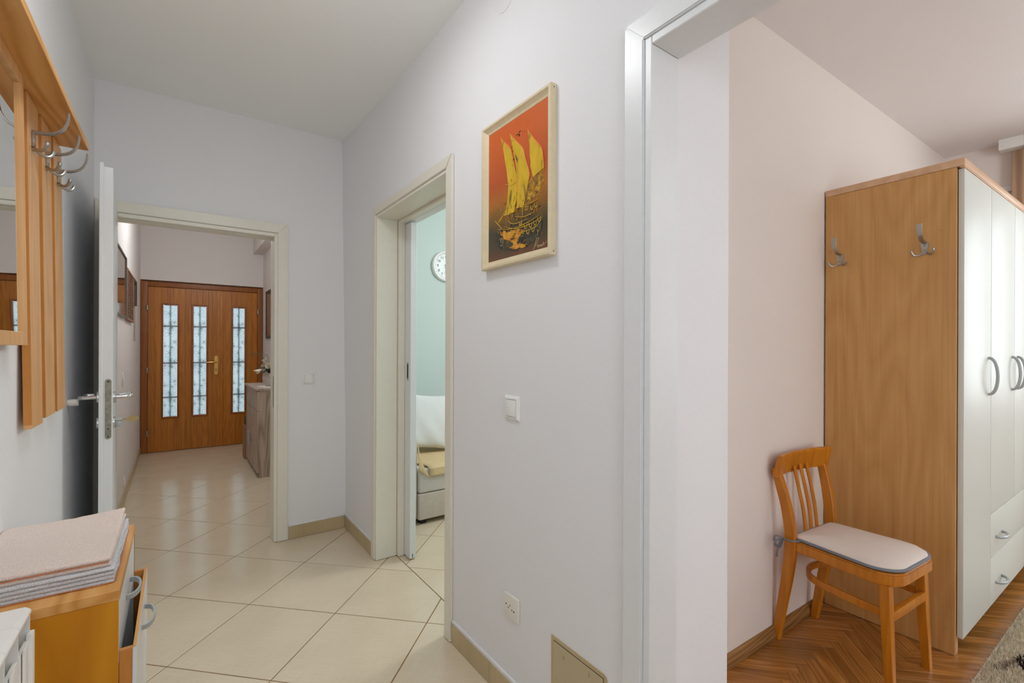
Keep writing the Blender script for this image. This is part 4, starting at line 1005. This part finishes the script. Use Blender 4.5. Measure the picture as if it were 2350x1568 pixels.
def calla(base, tip, R):
    """funnel flower from base to tip with a pointed lip"""
    B, T = Vector(base), Vector(tip); d = (T - B); L = d.length; d.normalize()
    a = d.cross(Vector((0, 0, 1))); a = a.normalized() if a.length > 0.01 else Vector((1, 0, 0)); c = a.cross(d)
    mb = MB()
    def fn(u, v):
        th = 2 * PI * u; rad = R * (0.12 + 0.88 * v ** 1.6); lip = (1 + 0.55 * math.cos(th)) if v > 0.5 else 1
        ext = L * v * (1 + 0.28 * max(0, math.cos(th)) * v)
        return B + d * ext + a * rad * math.sin(th) + c * rad * math.cos(th)
    mb.grid(16, 8, fn); return mb
fx, fy, fz = 0.765, 5.26, vz + 0.13
for tip, base, R in (((0.640, 5.20, fz + 0.022), (0.715, 5.24, fz + 0.060), 0.026), ((0.695, 5.20, fz + 0.062), (0.75, 5.25, fz + 0.045), 0.024), ((0.735, 5.18, fz + 0.082), (0.77, 5.25, fz + 0.050), 0.027), ((0.715, 5.27, fz + 0.140), (0.745, 5.27, fz + 0.075), 0.028), ((0.80, 5.22, fz + 0.10), (0.78, 5.26, fz + 0.03), 0.026)):
    fo = obj('calla_lily', calla(base, tip, R), M['petal'], vs)
    obj('flower_stem', MB().tube([(fx, fy, fz - 0.03), tuple((Vector(base) + Vector((fx, fy, fz))) / 2), base], 0.004, 6), M['leaf'], fo)
def leafm(p0, p1, wd):
    A, B = Vector(p0), Vector(p1); d = B - A; s = d.cross(Vector((0, 0, 1))).normalized() * wd
    mb = MB(); mb.grid(10, 4, lambda u, v: A + d * u + s * (v - 0.5) * 2 * math.sin(PI * min(1, u * 0.95 + 0.03)) + Vector((0, 0, 0.03 * math.sin(PI * u) - 0.012 * abs(v - 0.5))))
    return mb
for p0, p1, wd in (((fx, fy, fz), (0.655, 5.21, fz + 0.055), 0.030), ((fx, fy, fz), (0.69, 5.16, fz + 0.010), 0.026), ((fx, fy, fz), (0.72, 5.33, fz + 0.05), 0.028)):
    obj('leaf', leafm(p0, p1, wd), M['leaf'], vs)
for k in range(7):
    a = 2.4 + 0.33 * k
    obj('grass_blade', MB().tube(spl([(fx, fy, fz), (fx + 0.04 * math.cos(a), fy + 0.04 * math.sin(a), fz + 0.12), (fx + 0.12 * math.cos(a), fy + 0.12 * math.sin(a), fz + 0.19 + 0.01 * (k % 3)), (fx + 0.17 * math.cos(a), fy + 0.16 * math.sin(a), fz + 0.185 - 0.02 * (k % 2))], 5), 0.0013, 5), M['stem'], vs)
bgm = MB(); bgm.prism([(5.93, 0.0015), (6.12, 0.0015), (6.11, 0.37), (5.94, 0.37)], 'x', 0.612, 0.70)
bag = thing('patterned_bag', 'tall pale patterned bag with a dark top standing behind the sideboard', 'bag', (0.66, 6.02, 0))
obj('bag_body', bgm, M['weave'], bag, sm=False)
obj('bag_top', MB().prism([(5.94, 0.3705), (6.11, 0.3705), (6.06, 0.47), (5.99, 0.47)], 'x', 0.625, 0.69), M['dark_frame'], bag, sm=False)

def lobby_picture(name, label, side, y0, y1, z0, z1, th, fr, fmat, pmat):
    t = thing(name, label, 'picture', ((XLL if side > 0 else XLR), (y0 + y1) / 2, (z0 + z1) / 2))
    xw = XLL + 0.0005 if side > 0 else XLR - 0.0005
    def bx(d0, d1, a, b, c, d, bev=0.0015): return MB().box(min(xw + side * d0, xw + side * d1), max(xw + side * d0, xw + side * d1), a, b, c, d, bev, 1)
    mb = bx(0, th, y0, y1, z0, z0 + fr); 
    for q in ((y0, y1, z1 - fr, z1), (y0, y0 + fr, z0 + fr, z1 - fr), (y1 - fr, y1, z0 + fr, z1 - fr)):
        mb.box(min(xw, xw + side * th), max(xw, xw + side * th), *q, 0.0015, 1)
    obj('frame', mb, M[fmat], t)
    obj('picture_face', bx(0.001, th * 0.6, y0 + fr, y1 - fr, z0 + fr, z1 - fr, 0), M[pmat], t, sm=False)
    return t
def glazed_mat():
    mt = glossy('glazed_grey_print', rgb(188, 182, 174), 0.05); return mt
M['glazed'] = glazed_mat()
lobby_picture('glazed_picture', 'large glazed picture in a thin bronze frame on the lobby left wall', 1, 3.98, 4.852, 1.470, 1.955, 0.018, 0.012, 'grey_frame', 'glazed')
p2 = lobby_picture('woven_picture', 'brown woven reed picture, middle of three on the lobby left wall', 1, 4.895, 5.55, 1.465, 1.888, 0.020, 0.016, 'weave', 'weave')
for k in range(3):
    yy = 5.02 + k * 0.2
    obj('lath', MB().box(XLL + 0.0125, XLL + 0.018, yy, yy + 0.03, 1.48, 1.872), M['dark_frame'], p2, sm=False)
for k in range(22):
    zz = 1.488 + k * 0.0174
    obj('reed', MB().tube([(XLL + 0.0145, 4.912, zz), (XLL + 0.0145, 5.533, zz)], 0.0045, 6), M['weave'], p2)
lobby_picture('small_dark_picture', 'small dark framed picture nearest the front door on the lobby left wall', 1, 5.575, 5.93, 1.645, 1.885, 0.022, 0.03, 'dark_frame', 'print')
tag(obj('wall_strip', MB().box(XLL + 0.0005, XLL + 0.006, 5.86, 5.97, 1.30, 1.643, 0.001, 1), M['strip'], base=None), 'narrow grey strip hanging below the small dark picture in the lobby', 'wall hanging')
lobby_picture('brown_picture', 'brown framed picture on the lobby right wall above the sideboard', -1, 6.00, 6.545, 1.35, 1.935, 0.016, 0.035, 'dark_frame', 'print')
def oval_plate(name, label, cat, y, z, wy, hz):
    t = thing(name, label, cat, (XLL, y, z))
    P = [(y + wy * math.cos(2 * PI * k / 28), z + hz * math.sin(2 * PI * k / 28)) for k in range(28)]
    obj('cover_plate', MB().prism(P, 'x', XLL + 0.0004, XLL + 0.005, 0.001), M['wall_lobby'], t)
    obj('rocker', MB().prism([(y + (p[0] - y) * 0.55, z + (p[1] - z) * 0.6) for p in P], 'x', XLL + 0.0052, XLL + 0.0075, 0.001), M['plastic_white'], t)
oval_plate('lobby_switch', 'white oval light switch on the lobby left wall beyond the open door', 'switch', 4.76, 0.99, 0.06, 0.058)
oval_plate('lobby_socket', 'white socket low on the lobby left wall near the skirting', 'socket', 4.88, 0.150, 0.05, 0.055)

# ================================================================== MINT ROOM
sf = thing('sofa', 'pale grey upholstered sofa seen through the middle doorway', 'sofa', (2.2, 3.45, 0))
SFX0, SFX1, SFY = 1.378, 3.2, 3.033
obj('base', MB().box(SFX0, SFX1, SFY, 3.93, 0.035, 0.218, 0.012, 3), M['sofa_base'], sf)
obj('base_cushion', MB().box(SFX0 + 0.002, SFX1, SFY + 0.002, 3.72, 0.222, 0.392, 0.02, 3), M['sofa'], sf)
obj('back_cushion', MB().box(SFX0 + 0.02, SFX1, 3.74, 3.95, 0.30, 0.74, 0.05, 4), M['sofa'], sf)
obj('end_panel', MB().box(SFX0 - 0.10, SFX0 - 0.001, SFY + 0.02, 3.95, 0.035, 0.60, 0.02, 3), M['sofa'], sf)
for x in (SFX0 + 0.05, SFX1 - 0.08):
    obj('foot', MB().box(x - 0.025, x + 0.02, SFY + 0.03, SFY + 0.08, 0.0005, 0.036, 0.003), M['black'], sf)
# throw: seat top + front drop + rising side
def throw_fn(u, v):
    return None
mb = MB(); b = mb.bm
x0, x1 = 1.455, 2.4
def tp_(x, t):
    """profile along depth: t=0 front hem, 1 back"""
    if t < 0.18:
        k = t / 0.18; return Vector((x, SFY - 0.010, 0.335 + 0.060 * k))
    k = (t - 0.18) / 0.82; return Vector((x, SFY - 0.004 + 0.66 * k, 0.402 + 0.004 * math.sin(12 * k + x * 9)))
mb.grid(20, 24, lambda u, v: tp_((x0 - 0.083 * min(1.0, max(0.0, v - 0.18) * 2.2)) * (1 - u) + x1 * u, v))
# hanging side of the throw, from the end panel down to the front corner
hyp = spl([(1.3735, 3.046, 0.578), (1.390, 3.040, 0.480), (1.420, 3.030, 0.392), (1.456, 3.022, 0.329)], 4)
edge = [(1.3735, 3.046, 0.578), (1.3745, 3.026, 0.386), (1.415, 3.0225, 0.357), (1.456, 3.022, 0.329)]
def side(u, v):
    i_ = min(len(hyp) - 2, int(u * (len(hyp) - 1))); f_ = u * (len(hyp) - 1) - i_; t_ = Vector(hyp[i_]).lerp(Vector(hyp[i_ + 1]), f_)
    if u < 0.15: b_ = Vector(edge[0]).lerp(Vector(edge[1]), u / 0.15)
    else: b_ = Vector(edge[1]).lerp(Vector(edge[3]), (u - 0.15) / 0.85)
    return t_.lerp(b_, v) + Vector((0, -0.006 * math.sin(PI * v) * math.sin(PI * u), 0))
mb.grid(12, 6, side)
thb = obj('sofa_throw', mb, M['throw'], base=None)
sol = thb.modifiers.new('thickness', 'SOLIDIFY'); sol.thickness = 0.004; sol.offset = 0
tag(thb, 'sand coloured throw spread over the sofa seat', 'throw')
def pillow(name, label, mat, c, w_, h_, th, rot):
    mb = MB()
    def fn(u, v, s):
        a, b2 = 2 * u - 1, 2 * v - 1
        k = max(0.0, (1 - abs(a) ** 2.6)) ** 0.42 * max(0.0, (1 - abs(b2) ** 2.6)) ** 0.42
        pin = 1 - 0.10 * (1 - abs(a) ** 2) * abs(b2) ** 3; pin2 = 1 - 0.10 * (1 - abs(b2) ** 2) * abs(a) ** 3
        wr = 0.006 * math.sin(9 * a + 5 * b2) * (0.5 - b2) * k
        return Vector((a * w_ / 2 * pin2, s * (th / 2 * k) + wr, b2 * h_ / 2 * pin))
    mb.grid(28, 28, lambda u, v: fn(u, v, 1)); mb.grid(28, 28, lambda u, v: fn(u, v, -1))
    bmesh.ops.remove_doubles(mb.bm, verts=mb.bm.verts, dist=0.0005)
    o = obj(name, mb, M[mat], local=True); o.location = c; o.rotation_euler = rot
    return tag(o, label, 'cushion')
pillow('scatter_cushion', 'white square cushion leaning at the left end of the sofa', 'pillow', (1.665, 3.52, 0.645), 0.50, 0.47, 0.15, (math.radians(-18), math.radians(6), math.radians(-6)))
pillow('scatter_cushion', 'grey cushion mostly hidden by the door frame, behind the white one', 'sofa', (2.08, 3.60, 0.60), 0.42, 0.42, 0.15, (math.radians(-16), math.radians(-4), math.radians(4)))
# clock
ck = thing('wall_clock', 'round white wall clock with dark numerals on the mint wall', 'clock', (2.077, 3.99, 2.015))
CKx, CKz, CR = 2.077, 2.018, 0.143
obj('case', MB().lathe([(CR - 0.004, -0.0005), (CR, -0.006), (CR, -0.030), (CR - 0.006, -0.038), (CR - 0.014, -0.038), (CR - 0.022, -0.024), (CR - 0.023, -0.020)], (CKx, 4.0, CKz), 56, 'y'), M['plastic_white'], ck)
dial = obj('dial', MB().lathe([(CR - 0.0235, -0.0195), (CR - 0.0235, -0.0215)], (CKx, 4.0, CKz), 48, 'y'), plain('dial_paper', rgb(232, 238, 238), 0.4), ck)
M['ink'] = plain('dark_ink', rgb(92, 96, 96), 0.6)
def text_mesh(txt, size):
    cu = bpy.data.curves.new('numeral', 'FONT'); cu.body = txt; cu.size = size; cu.align_x = 'CENTER'; cu.align_y = 'CENTER'; cu.extrude = 0.0004; cu.offset = 0.0006
    o = bpy.data.objects.new('numeral', cu); COL.objects.link(o); bpy.context.view_layer.update()
    me = bpy.data.meshes.new_from_object(o.evaluated_get(bpy.context.evaluated_depsgraph_get())); bpy.data.objects.remove(o); bpy.data.curves.remove(cu); return me
for h in range(1, 13):
    a = math.radians(90 - 30 * h); me = text_mesh(str(h), 0.032); me.materials.clear(); me.materials.append(M['ink'])
    o = bpy.data.objects.new('numeral', me); COL.objects.link(o); o.parent = dial
    o.location = Vector((CKx + 0.088 * math.cos(a), 4.0 - 0.0222, CKz + 0.088 * math.sin(a))) - root_off(dial); o.rotation_euler = (PI / 2, 0, 0)
mb = MB()
for k in range(60):
    a = 2 * PI * k / 60; L = 0.006 if k % 5 else 0.009; wdt = 0.0006 if k % 5 else 0.0014
    b_ = bmesh.new(); bmesh.ops.create_cube(b_, size=1); b_.transform(Matrix.Diagonal((L, 0.0006, wdt * 2, 1))); b_.transform(Matrix.Translation((0.112, 0, 0))); b_.transform(Matrix.Rotation(-a, 4, 'Y')); b_.transform(Matrix.Translation((CKx, 4.0 - 0.0222, CKz))); mb.add(b_)
obj('minute_marks', mb, M['ink'], dial, sm=False)
for L, wd, ad, off in ((0.055, 0.007, -42, 0.0245), (0.080, 0.006, 48, 0.026), (0.080, 0.0012, 256, 0.0275)):
    b_ = bmesh.new(); bmesh.ops.create_cube(b_, size=1); b_.transform(Matrix.Diagonal((L + 0.02, 0.0008, wd, 1))); b_.transform(Matrix.Translation((L / 2 - 0.01, 0, 0))); b_.transform(Matrix.Rotation(-math.radians(ad), 4, 'Y')); b_.transform(Matrix.Translation((CKx, 4.0 - off, CKz)))
    mb = MB(); mb.add(b_); obj('hand', mb, M['black'], dial, sm=False)
obj('hub', MB().lathe([(0.005, -0.0218), (0.005, -0.029)], (CKx, 4.0, CKz), 12, 'y'), M['black'], dial)

# ================================================================== WARDROBE
WR = -math.radians(1.53)
wd_ = thing('wardrobe', 'tall wardrobe with beech side, cream doors and two hooks in the bedroom', 'wardrobe', (2.575, 0.474, 0), (0, 0, WR))
WT, WD, WW = 1.992, 0.498, 1.742
def wl(name, mb, mat, parent=wd_): return obj(name, mb, M[mat], parent, local=True)
wl('side_panel', MB().box(0, 0.019, 0.021, WD, 0.002, WT, 0.0008, 1), 'ward_side')
wl('side_panel', MB().box(WW - 0.019, WW, 0.021, WD, 0.002, WT, 0.0008, 1), 'ward_side')
wl('back_panel', MB().box(0.0195, WW - 0.0195, WD - 0.006, WD, 0.05, WT), 'ward_side')
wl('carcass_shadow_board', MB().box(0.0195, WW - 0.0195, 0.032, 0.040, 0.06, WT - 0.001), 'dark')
wl('plinth', MB().box(0.0195, WW - 0.0195, 0.150, 0.160, 0.002, 0.0735), 'ward_top')
wl('plinth_block', MB().box(0.0195, 0.040, 0.021, 0.040, 0.002, 0.0735), 'ward_top')
wl('cornice', MB().box(-0.002, WW + 0.002, -0.004, WD, WT + 0.001, WT + 0.032, 0.003, 2), 'ward_top')
wl('cornice_bead', MB().box(-0.001, WW + 0.001, -0.003, 0.012, WT - 0.0045, WT + 0.0005, 0.002, 2), 'ward_top')
M['screw_cap'] = plain('tan_plastic_cap', rgb(190, 150, 80), 0.4)
M['ward_door'] = plain('satin_cream_door', rgb(214, 215, 208), 0.42, spec=0.3, noise=(50, 0.008, 0.02))
ZD, ZE = 0.074, WT - 0.006
X12, X23, XE = 0.448, 0.920, WW - 0.004
def wdoor(x0, x1, z0, z1): return wl('door', MB().box(x0, x1, 0.0, 0.019, z0, z1, 0.0022, 2), 'ward_door')
def vbow(x, z0, z1, out=0.034):
    n = 16; path = []
    for i in range(n + 1):
        a = PI * i / n; path.append((x, -0.0002 - out * math.sin(a) ** 0.85, (z0 + z1) / 2 - (z1 - z0) / 2 * math.cos(a)))
    return MB().strap(path, 0.013, 0.012, (1, 0, 0), 0.5)
def hbow(xc, z, wdt=0.115, out=0.03):
    n = 16; path = []
    for i in range(n + 1):
        a = PI * i / n; path.append((xc - wdt / 2 * math.cos(a), -0.0002 - out * math.sin(a) ** 0.85, z))
    return MB().strap(path, 0.012, 0.012, (0, 0, 1), 0.6)
dA = wdoor(0.016, X12 - 0.003, ZD, ZE); wl('handle', vbow(0.402, 1.048, 1.212, 0.03), 'alu', dA)
dB = wdoor(X12 + 0.003, X23 - 0.003, 0.499, ZE); wl('handle', vbow(0.860, 1.048, 1.212, 0.03), 'alu', dB)
dC = wdoor(X23 + 0.003, XE, 0.499, ZE); wl('handle', vbow(0.982, 1.048, 1.212, 0.03), 'alu', dC)
for z0, z1 in ((0.297, 0.495), (ZD, 0.293)):
    dd = wl('drawer', MB().box(X12 + 0.002, XE, 0.0, 0.019, z0, z1, 0.0022, 2), 'ward_door')
    wl('handle', hbow(0.600, 0.374 if z0 > 0.1 else 0.162), 'alu', dd)
for y_, z_ in ((0.05, 0.105), (0.066, 1.750), (0.478, 1.722)):
    b_ = MB(); b_.lathe([(0.0075, -0.0003), (0.0065, -0.0016)], (0, y_, z_), 16, 'x'); wl('screw_cap', b_, 'screw_cap')
coat_hook(wd_, (-0.0003, 0.120, 1.652), PI, 1.05)
coat_hook(wd_, (-0.0003, 0.434, 1.652), PI, 1.05)

# ================================================================== CHAIR
CA = -math.radians(5.0)
ch = thing('dining_chair', 'honey beech wooden chair with slatted back beside the wardrobe', 'chair', (2.253, 0.7525, 0), (0, 0, CA))
def cl(name, mb, parent=ch, mat='chair'): return obj(name, mb, M[mat], parent, local=True)
SZ = 0.446
# seat frame outline (local, front is -y)
def outline(wb, wf, yb, yf, rf, rb, inset=0.0, n=8):
    P = []
    hb_, hf = wb / 2 - inset, wf / 2 - inset; yb -= inset; yf += inset
    def arc(cx, cy, r_, a0, a1):
        for k in range(n + 1):
            a = a0 + (a1 - a0) * k / n; P.append((cx + r_ * math.cos(a), cy + r_ * math.sin(a)))
    arc(hf - rf, yf + rf, rf, -PI / 2, 0); arc(hb_ - rb, yb - rb, rb, 0, PI / 2); arc(-hb_ + rb, yb - rb, rb, PI / 2, PI); arc(-hf + rf, yf + rf, rf, PI, 3 * PI / 2)
    return P
OUT = outline(0.325, 0.372, 0.160, -0.228, 0.085, 0.02)
cl('seat', MB().prism(OUT, 'z', SZ - 0.046, SZ, 0.006))
XFL = 0.152
for s in (-1, 1):
    # front leg, square and tapered
    path = [(s * XFL, -0.180, SZ - 0.046), (s * (XFL + 0.002), -0.188, 0.22), (s * (XFL + 0.006), -0.200, 0.0)]
    cl('leg', MB().strap(path, [0.034, 0.031, 0.025], [0.034, 0.031, 0.025], (1, 0, 0), 0.12))
    # rear leg runs up into the back
    P = spl([(s * 0.155, 0.212, 0.0), (s * 0.156, 0.188, 0.15), (s * 0.158, 0.163, 0.30), (s * 0.160, 0.150, 0.43), (s * 0.168, 0.160, 0.56), (s * 0.178, 0.187, 0.68), (s * 0.183, 0.204, 0.738)], 5)
    n = len(P); wds = [0.026 + 0.012 * math.sin(PI * min(1, i / (n * 0.75))) for i in range(n)]
    cl('leg', MB().strap(P, 0.026, [0.030 + 0.014 * math.sin(PI * i / (n - 1)) for i in range(n)], (1, 0, 0), 0.3))
    cl('foot_pad', MB().box(s * 0.158 - 0.011, s * 0.158 + 0.011, -0.211, -0.189, 0.0003, 0.003), mat='black')
# crest rail, curved
P = []
for k in range(13):
    t = -1 + 2 * k / 12; P.append((t * 0.203 - 0.006, 0.203 + 0.0 - 0.030 * t * t + 0.006, 0.753))
def crest(i, t):
    h = 0.047; d = 0.010
    return [(-h, -d), (-h + 0.004, -d - 0.002), (h - 0.016, -d), (h - 0.002, -d + 0.004), (h, d - 0.002), (h - 0.008, d + 0.004), (-h + 0.006, d), (-h, d - 0.002)]
cl('crest_rail', MB().sweep(P, crest, side=(0, -0.20, 1)))
for k in (-1, 0, 1):
    x = k * 0.050
    pth = spl([(x * 0.92, 0.148, SZ - 0.006), (x * 0.95, 0.160, 0.55), (x, 0.180, 0.65), (x, 0.200, 0.735)], 5)
    cl('slat', MB().strap(pth, 0.017, 0.0085, (1, 0, 0), 0.4))
cl('lower_back_rail', MB().box(-0.15, 0.15, 0.139, 0.157, SZ - 0.004, SZ + 0.010, 0.003))
# bent hoop stretcher and the front stretcher
P = [(-0.151, -0.175, 0.292), (-0.150, -0.05, 0.296)]
for k in range(17):
    a = PI - PI * k / 16; P.append((0.146 * math.cos(a), 0.010 + 0.135 * math.sin(a), 0.300))
P += [(0.150, -0.05, 0.296), (0.151, -0.175, 0.292)]
cl('hoop_stretcher', MB().strap(P, 0.028, 0.014, (0, 0, 1), 0.3))
cl('front_stretcher', MB().box(-0.150, 0.150, -0.200, -0.180, 0.268, 0.302, 0.003))

# cushion tied to the chair
cu = thing('seat_cushion', 'blush seat cushion with grey piping on the wooden chair', 'cushion', (2.253, 0.7525, SZ), (0, 0, CA))
CO = outline(0.308, 0.356, 0.150, -0.221, 0.090, 0.025, n=10)
def pad(mb):
    b = mb.bm; n = len(CO); cxm, cym = 0, -0.04
    rings = []
    for k, z in ((1.0, 0.010), (0.985, 0.016), (0.94, 0.0215), (0.85, 0.0265), (0.6, 0.032), (0.3, 0.034)):
        rings.append([b.verts.new((cxm + (p[0] - cxm) * k, cym + (p[1] - cym) * k, z + 0.0006 * math.sin(1.9 * i) * (k > 0.8))) for i, p in enumerate(CO)])
    low = [b.verts.new((cxm + (p[0] - cxm) * 0.97, cym + (p[1] - cym) * 0.97, 0.003)) for p in CO]
    for i in range(n):
        j = (i + 1) % n
        for q in range(5): b.faces.new((rings[q][i], rings[q][j], rings[q + 1][j], rings[q + 1][i]))
        b.faces.new((low[i], low[j], rings[0][j], rings[0][i]))
    b.faces.new(rings[-1]); b.faces.new(low); return mb
obj('pad', pad(MB()), M['cushion'], cu, local=True)
obj('piping', MB().tube([(p[0] * 1.006, p[1] * 1.006, 0.0085) for p in CO], 0.0058, 8, closed=True), M['piping'], cu, local=True)
mb = MB()
mb.tube(spl([(-0.135, 0.125, 0.008), (-0.158, 0.118, 0.004), (-0.182, 0.135, 0.002), (-0.184, 0.165, 0.003), (-0.175, 0.178, 0.004)], 5), 0.0035, 6)
for P in ([(-0.178, 0.172, 0.004), (-0.205, 0.19, 0.012), (-0.222, 0.185, 0.0), (-0.212, 0.178, -0.03), (-0.196, 0.176, -0.03), (-0.184, 0.172, 0.0)],
          [(-0.178, 0.172, 0.004), (-0.205, 0.168, 0.010), (-0.235, 0.172, 0.002), (-0.232, 0.176, -0.022)],
          [(-0.18, 0.172, 0.002), (-0.200, 0.174, -0.012), (-0.212, 0.178, -0.045), (-0.214, 0.180, -0.072)]):
    mb.strap(spl(P, 5), 0.010, 0.0016, (0.1, 1, 0.2))
obj('tie', mb, M['piping'], cu, local=True)

# ================================================================== RUG AND CURTAIN
rg = thing('shag_rug', 'cream shag rug with brown and grey patches in front of the wardrobe', 'rug', (3.1, -0.2, 0))
RC, RS = math.cos(WR), math.sin(WR)
def rgp(x, y, z): return (2.2 + RC * x - RS * y, 0.418 + RS * x + RC * y, z)
mb = MB(); mb.grid(30, 16, lambda u, v: rgp(1.9 * u, -1.2 * v, 0.012)); mb.grid(30, 16, lambda u, v: rgp(1.9 * u, -1.2 * v, 0.0015))
obj('backing', mb, M['rug'], rg)
obj('bound_edge', MB().tube([rgp(1.9 * k / 20, 0.0, 0.0075) for k in range(21)], 0.0065, 6), M['rug'], rg)
rng = random.Random(5); vts = []; fcs = []; cols = []
def pile_col(x, y):
    c = (222, 210, 188)
    if ((x - 0.530) / 0.085) ** 2 + ((y + 0.108) / 0.046) ** 2 < 1: c = (74, 54, 52)
    elif abs((x - 0.46) * 0.30 + (y + 0.056) * 0.95) < 0.018 and 0.38 < x < 0.66: c = (168, 150, 134)
    elif ((x - 0.95) / 0.12) ** 2 + ((y + 0.16) / 0.06) ** 2 < 1: c = (170, 152, 134)
    return c
for k in range(16000):
    x = rng.uniform(0.02, 1.15); y = -rng.uniform(0.004, 1) ** 1.0 * 0.36
    c = pile_col(x + rng.gauss(0, 0.004), y + rng.gauss(0, 0.003)); f = rng.uniform(0.82, 1.1)
    X, Y, Z = rgp(x, y, 0.0121); a = rng.uniform(0, 2 * PI); wdt = rng.uniform(0.0016, 0.003); h = rng.uniform(0.010, 0.019); tx, ty = rng.gauss(0, 0.006), rng.gauss(0, 0.006)
    i = len(vts); vts += [(X - wdt * math.cos(a), Y - wdt * math.sin(a), Z), (X + wdt * math.cos(a), Y + wdt * math.sin(a), Z), (X + tx, Y + ty, Z + h)]
    fcs.append((i, i + 1, i + 2)); cc = tuple(min(1, lin(q) * f) for q in c) + (1,); cols += [cc] * 3
me = bpy.data.meshes.new('pile'); off = Vector((3.1, -0.2, 0)); me.from_pydata([tuple(Vector(v) - off) for v in vts], [], fcs)
ca_ = me.color_attributes.new('pile', 'FLOAT_COLOR', 'POINT'); ca_.data.foreach_set('color', [q for c in cols for q in c]); me.materials.append(M['shag'])
po = bpy.data.objects.new('pile', me); COL.objects.link(po); po.parent = rg; po['kind'] = 'stuff'
cv = thing('curtain', 'beige curtain hanging at the bedroom window beyond the wardrobe', 'curtain', (4.43, 0.3, 2.5))
mb = MB()
mb.grid(70, 4, lambda u, v: (4.430 + 0.020 * math.sin(u * 44) * (0.5 + 0.5 * v), 0.585 - 0.50 * u, 2.545 - 2.48 * v))
co_ = obj('cloth', mb, M['curtain'], cv); s_ = co_.modifiers.new('thickness', 'SOLIDIFY'); s_.thickness = 0.003
rl = thing('curtain_rail', 'white ribbed curtain rail box under the bedroom ceiling', 'curtain rail', (4.43, -0.5, 2.59))
mb = MB(); mb.box(4.385, 4.470, -2.3, 0.640, 2.556, BC - 0.0006, 0.002, 1)
for k in range(3): mb.box(4.3825, 4.3855, -2.3, 0.640, 2.562 + k * 0.021, 2.576 + k * 0.021, 0.001, 1)
obj('rail_box', mb, M['plastic_white'], rl)
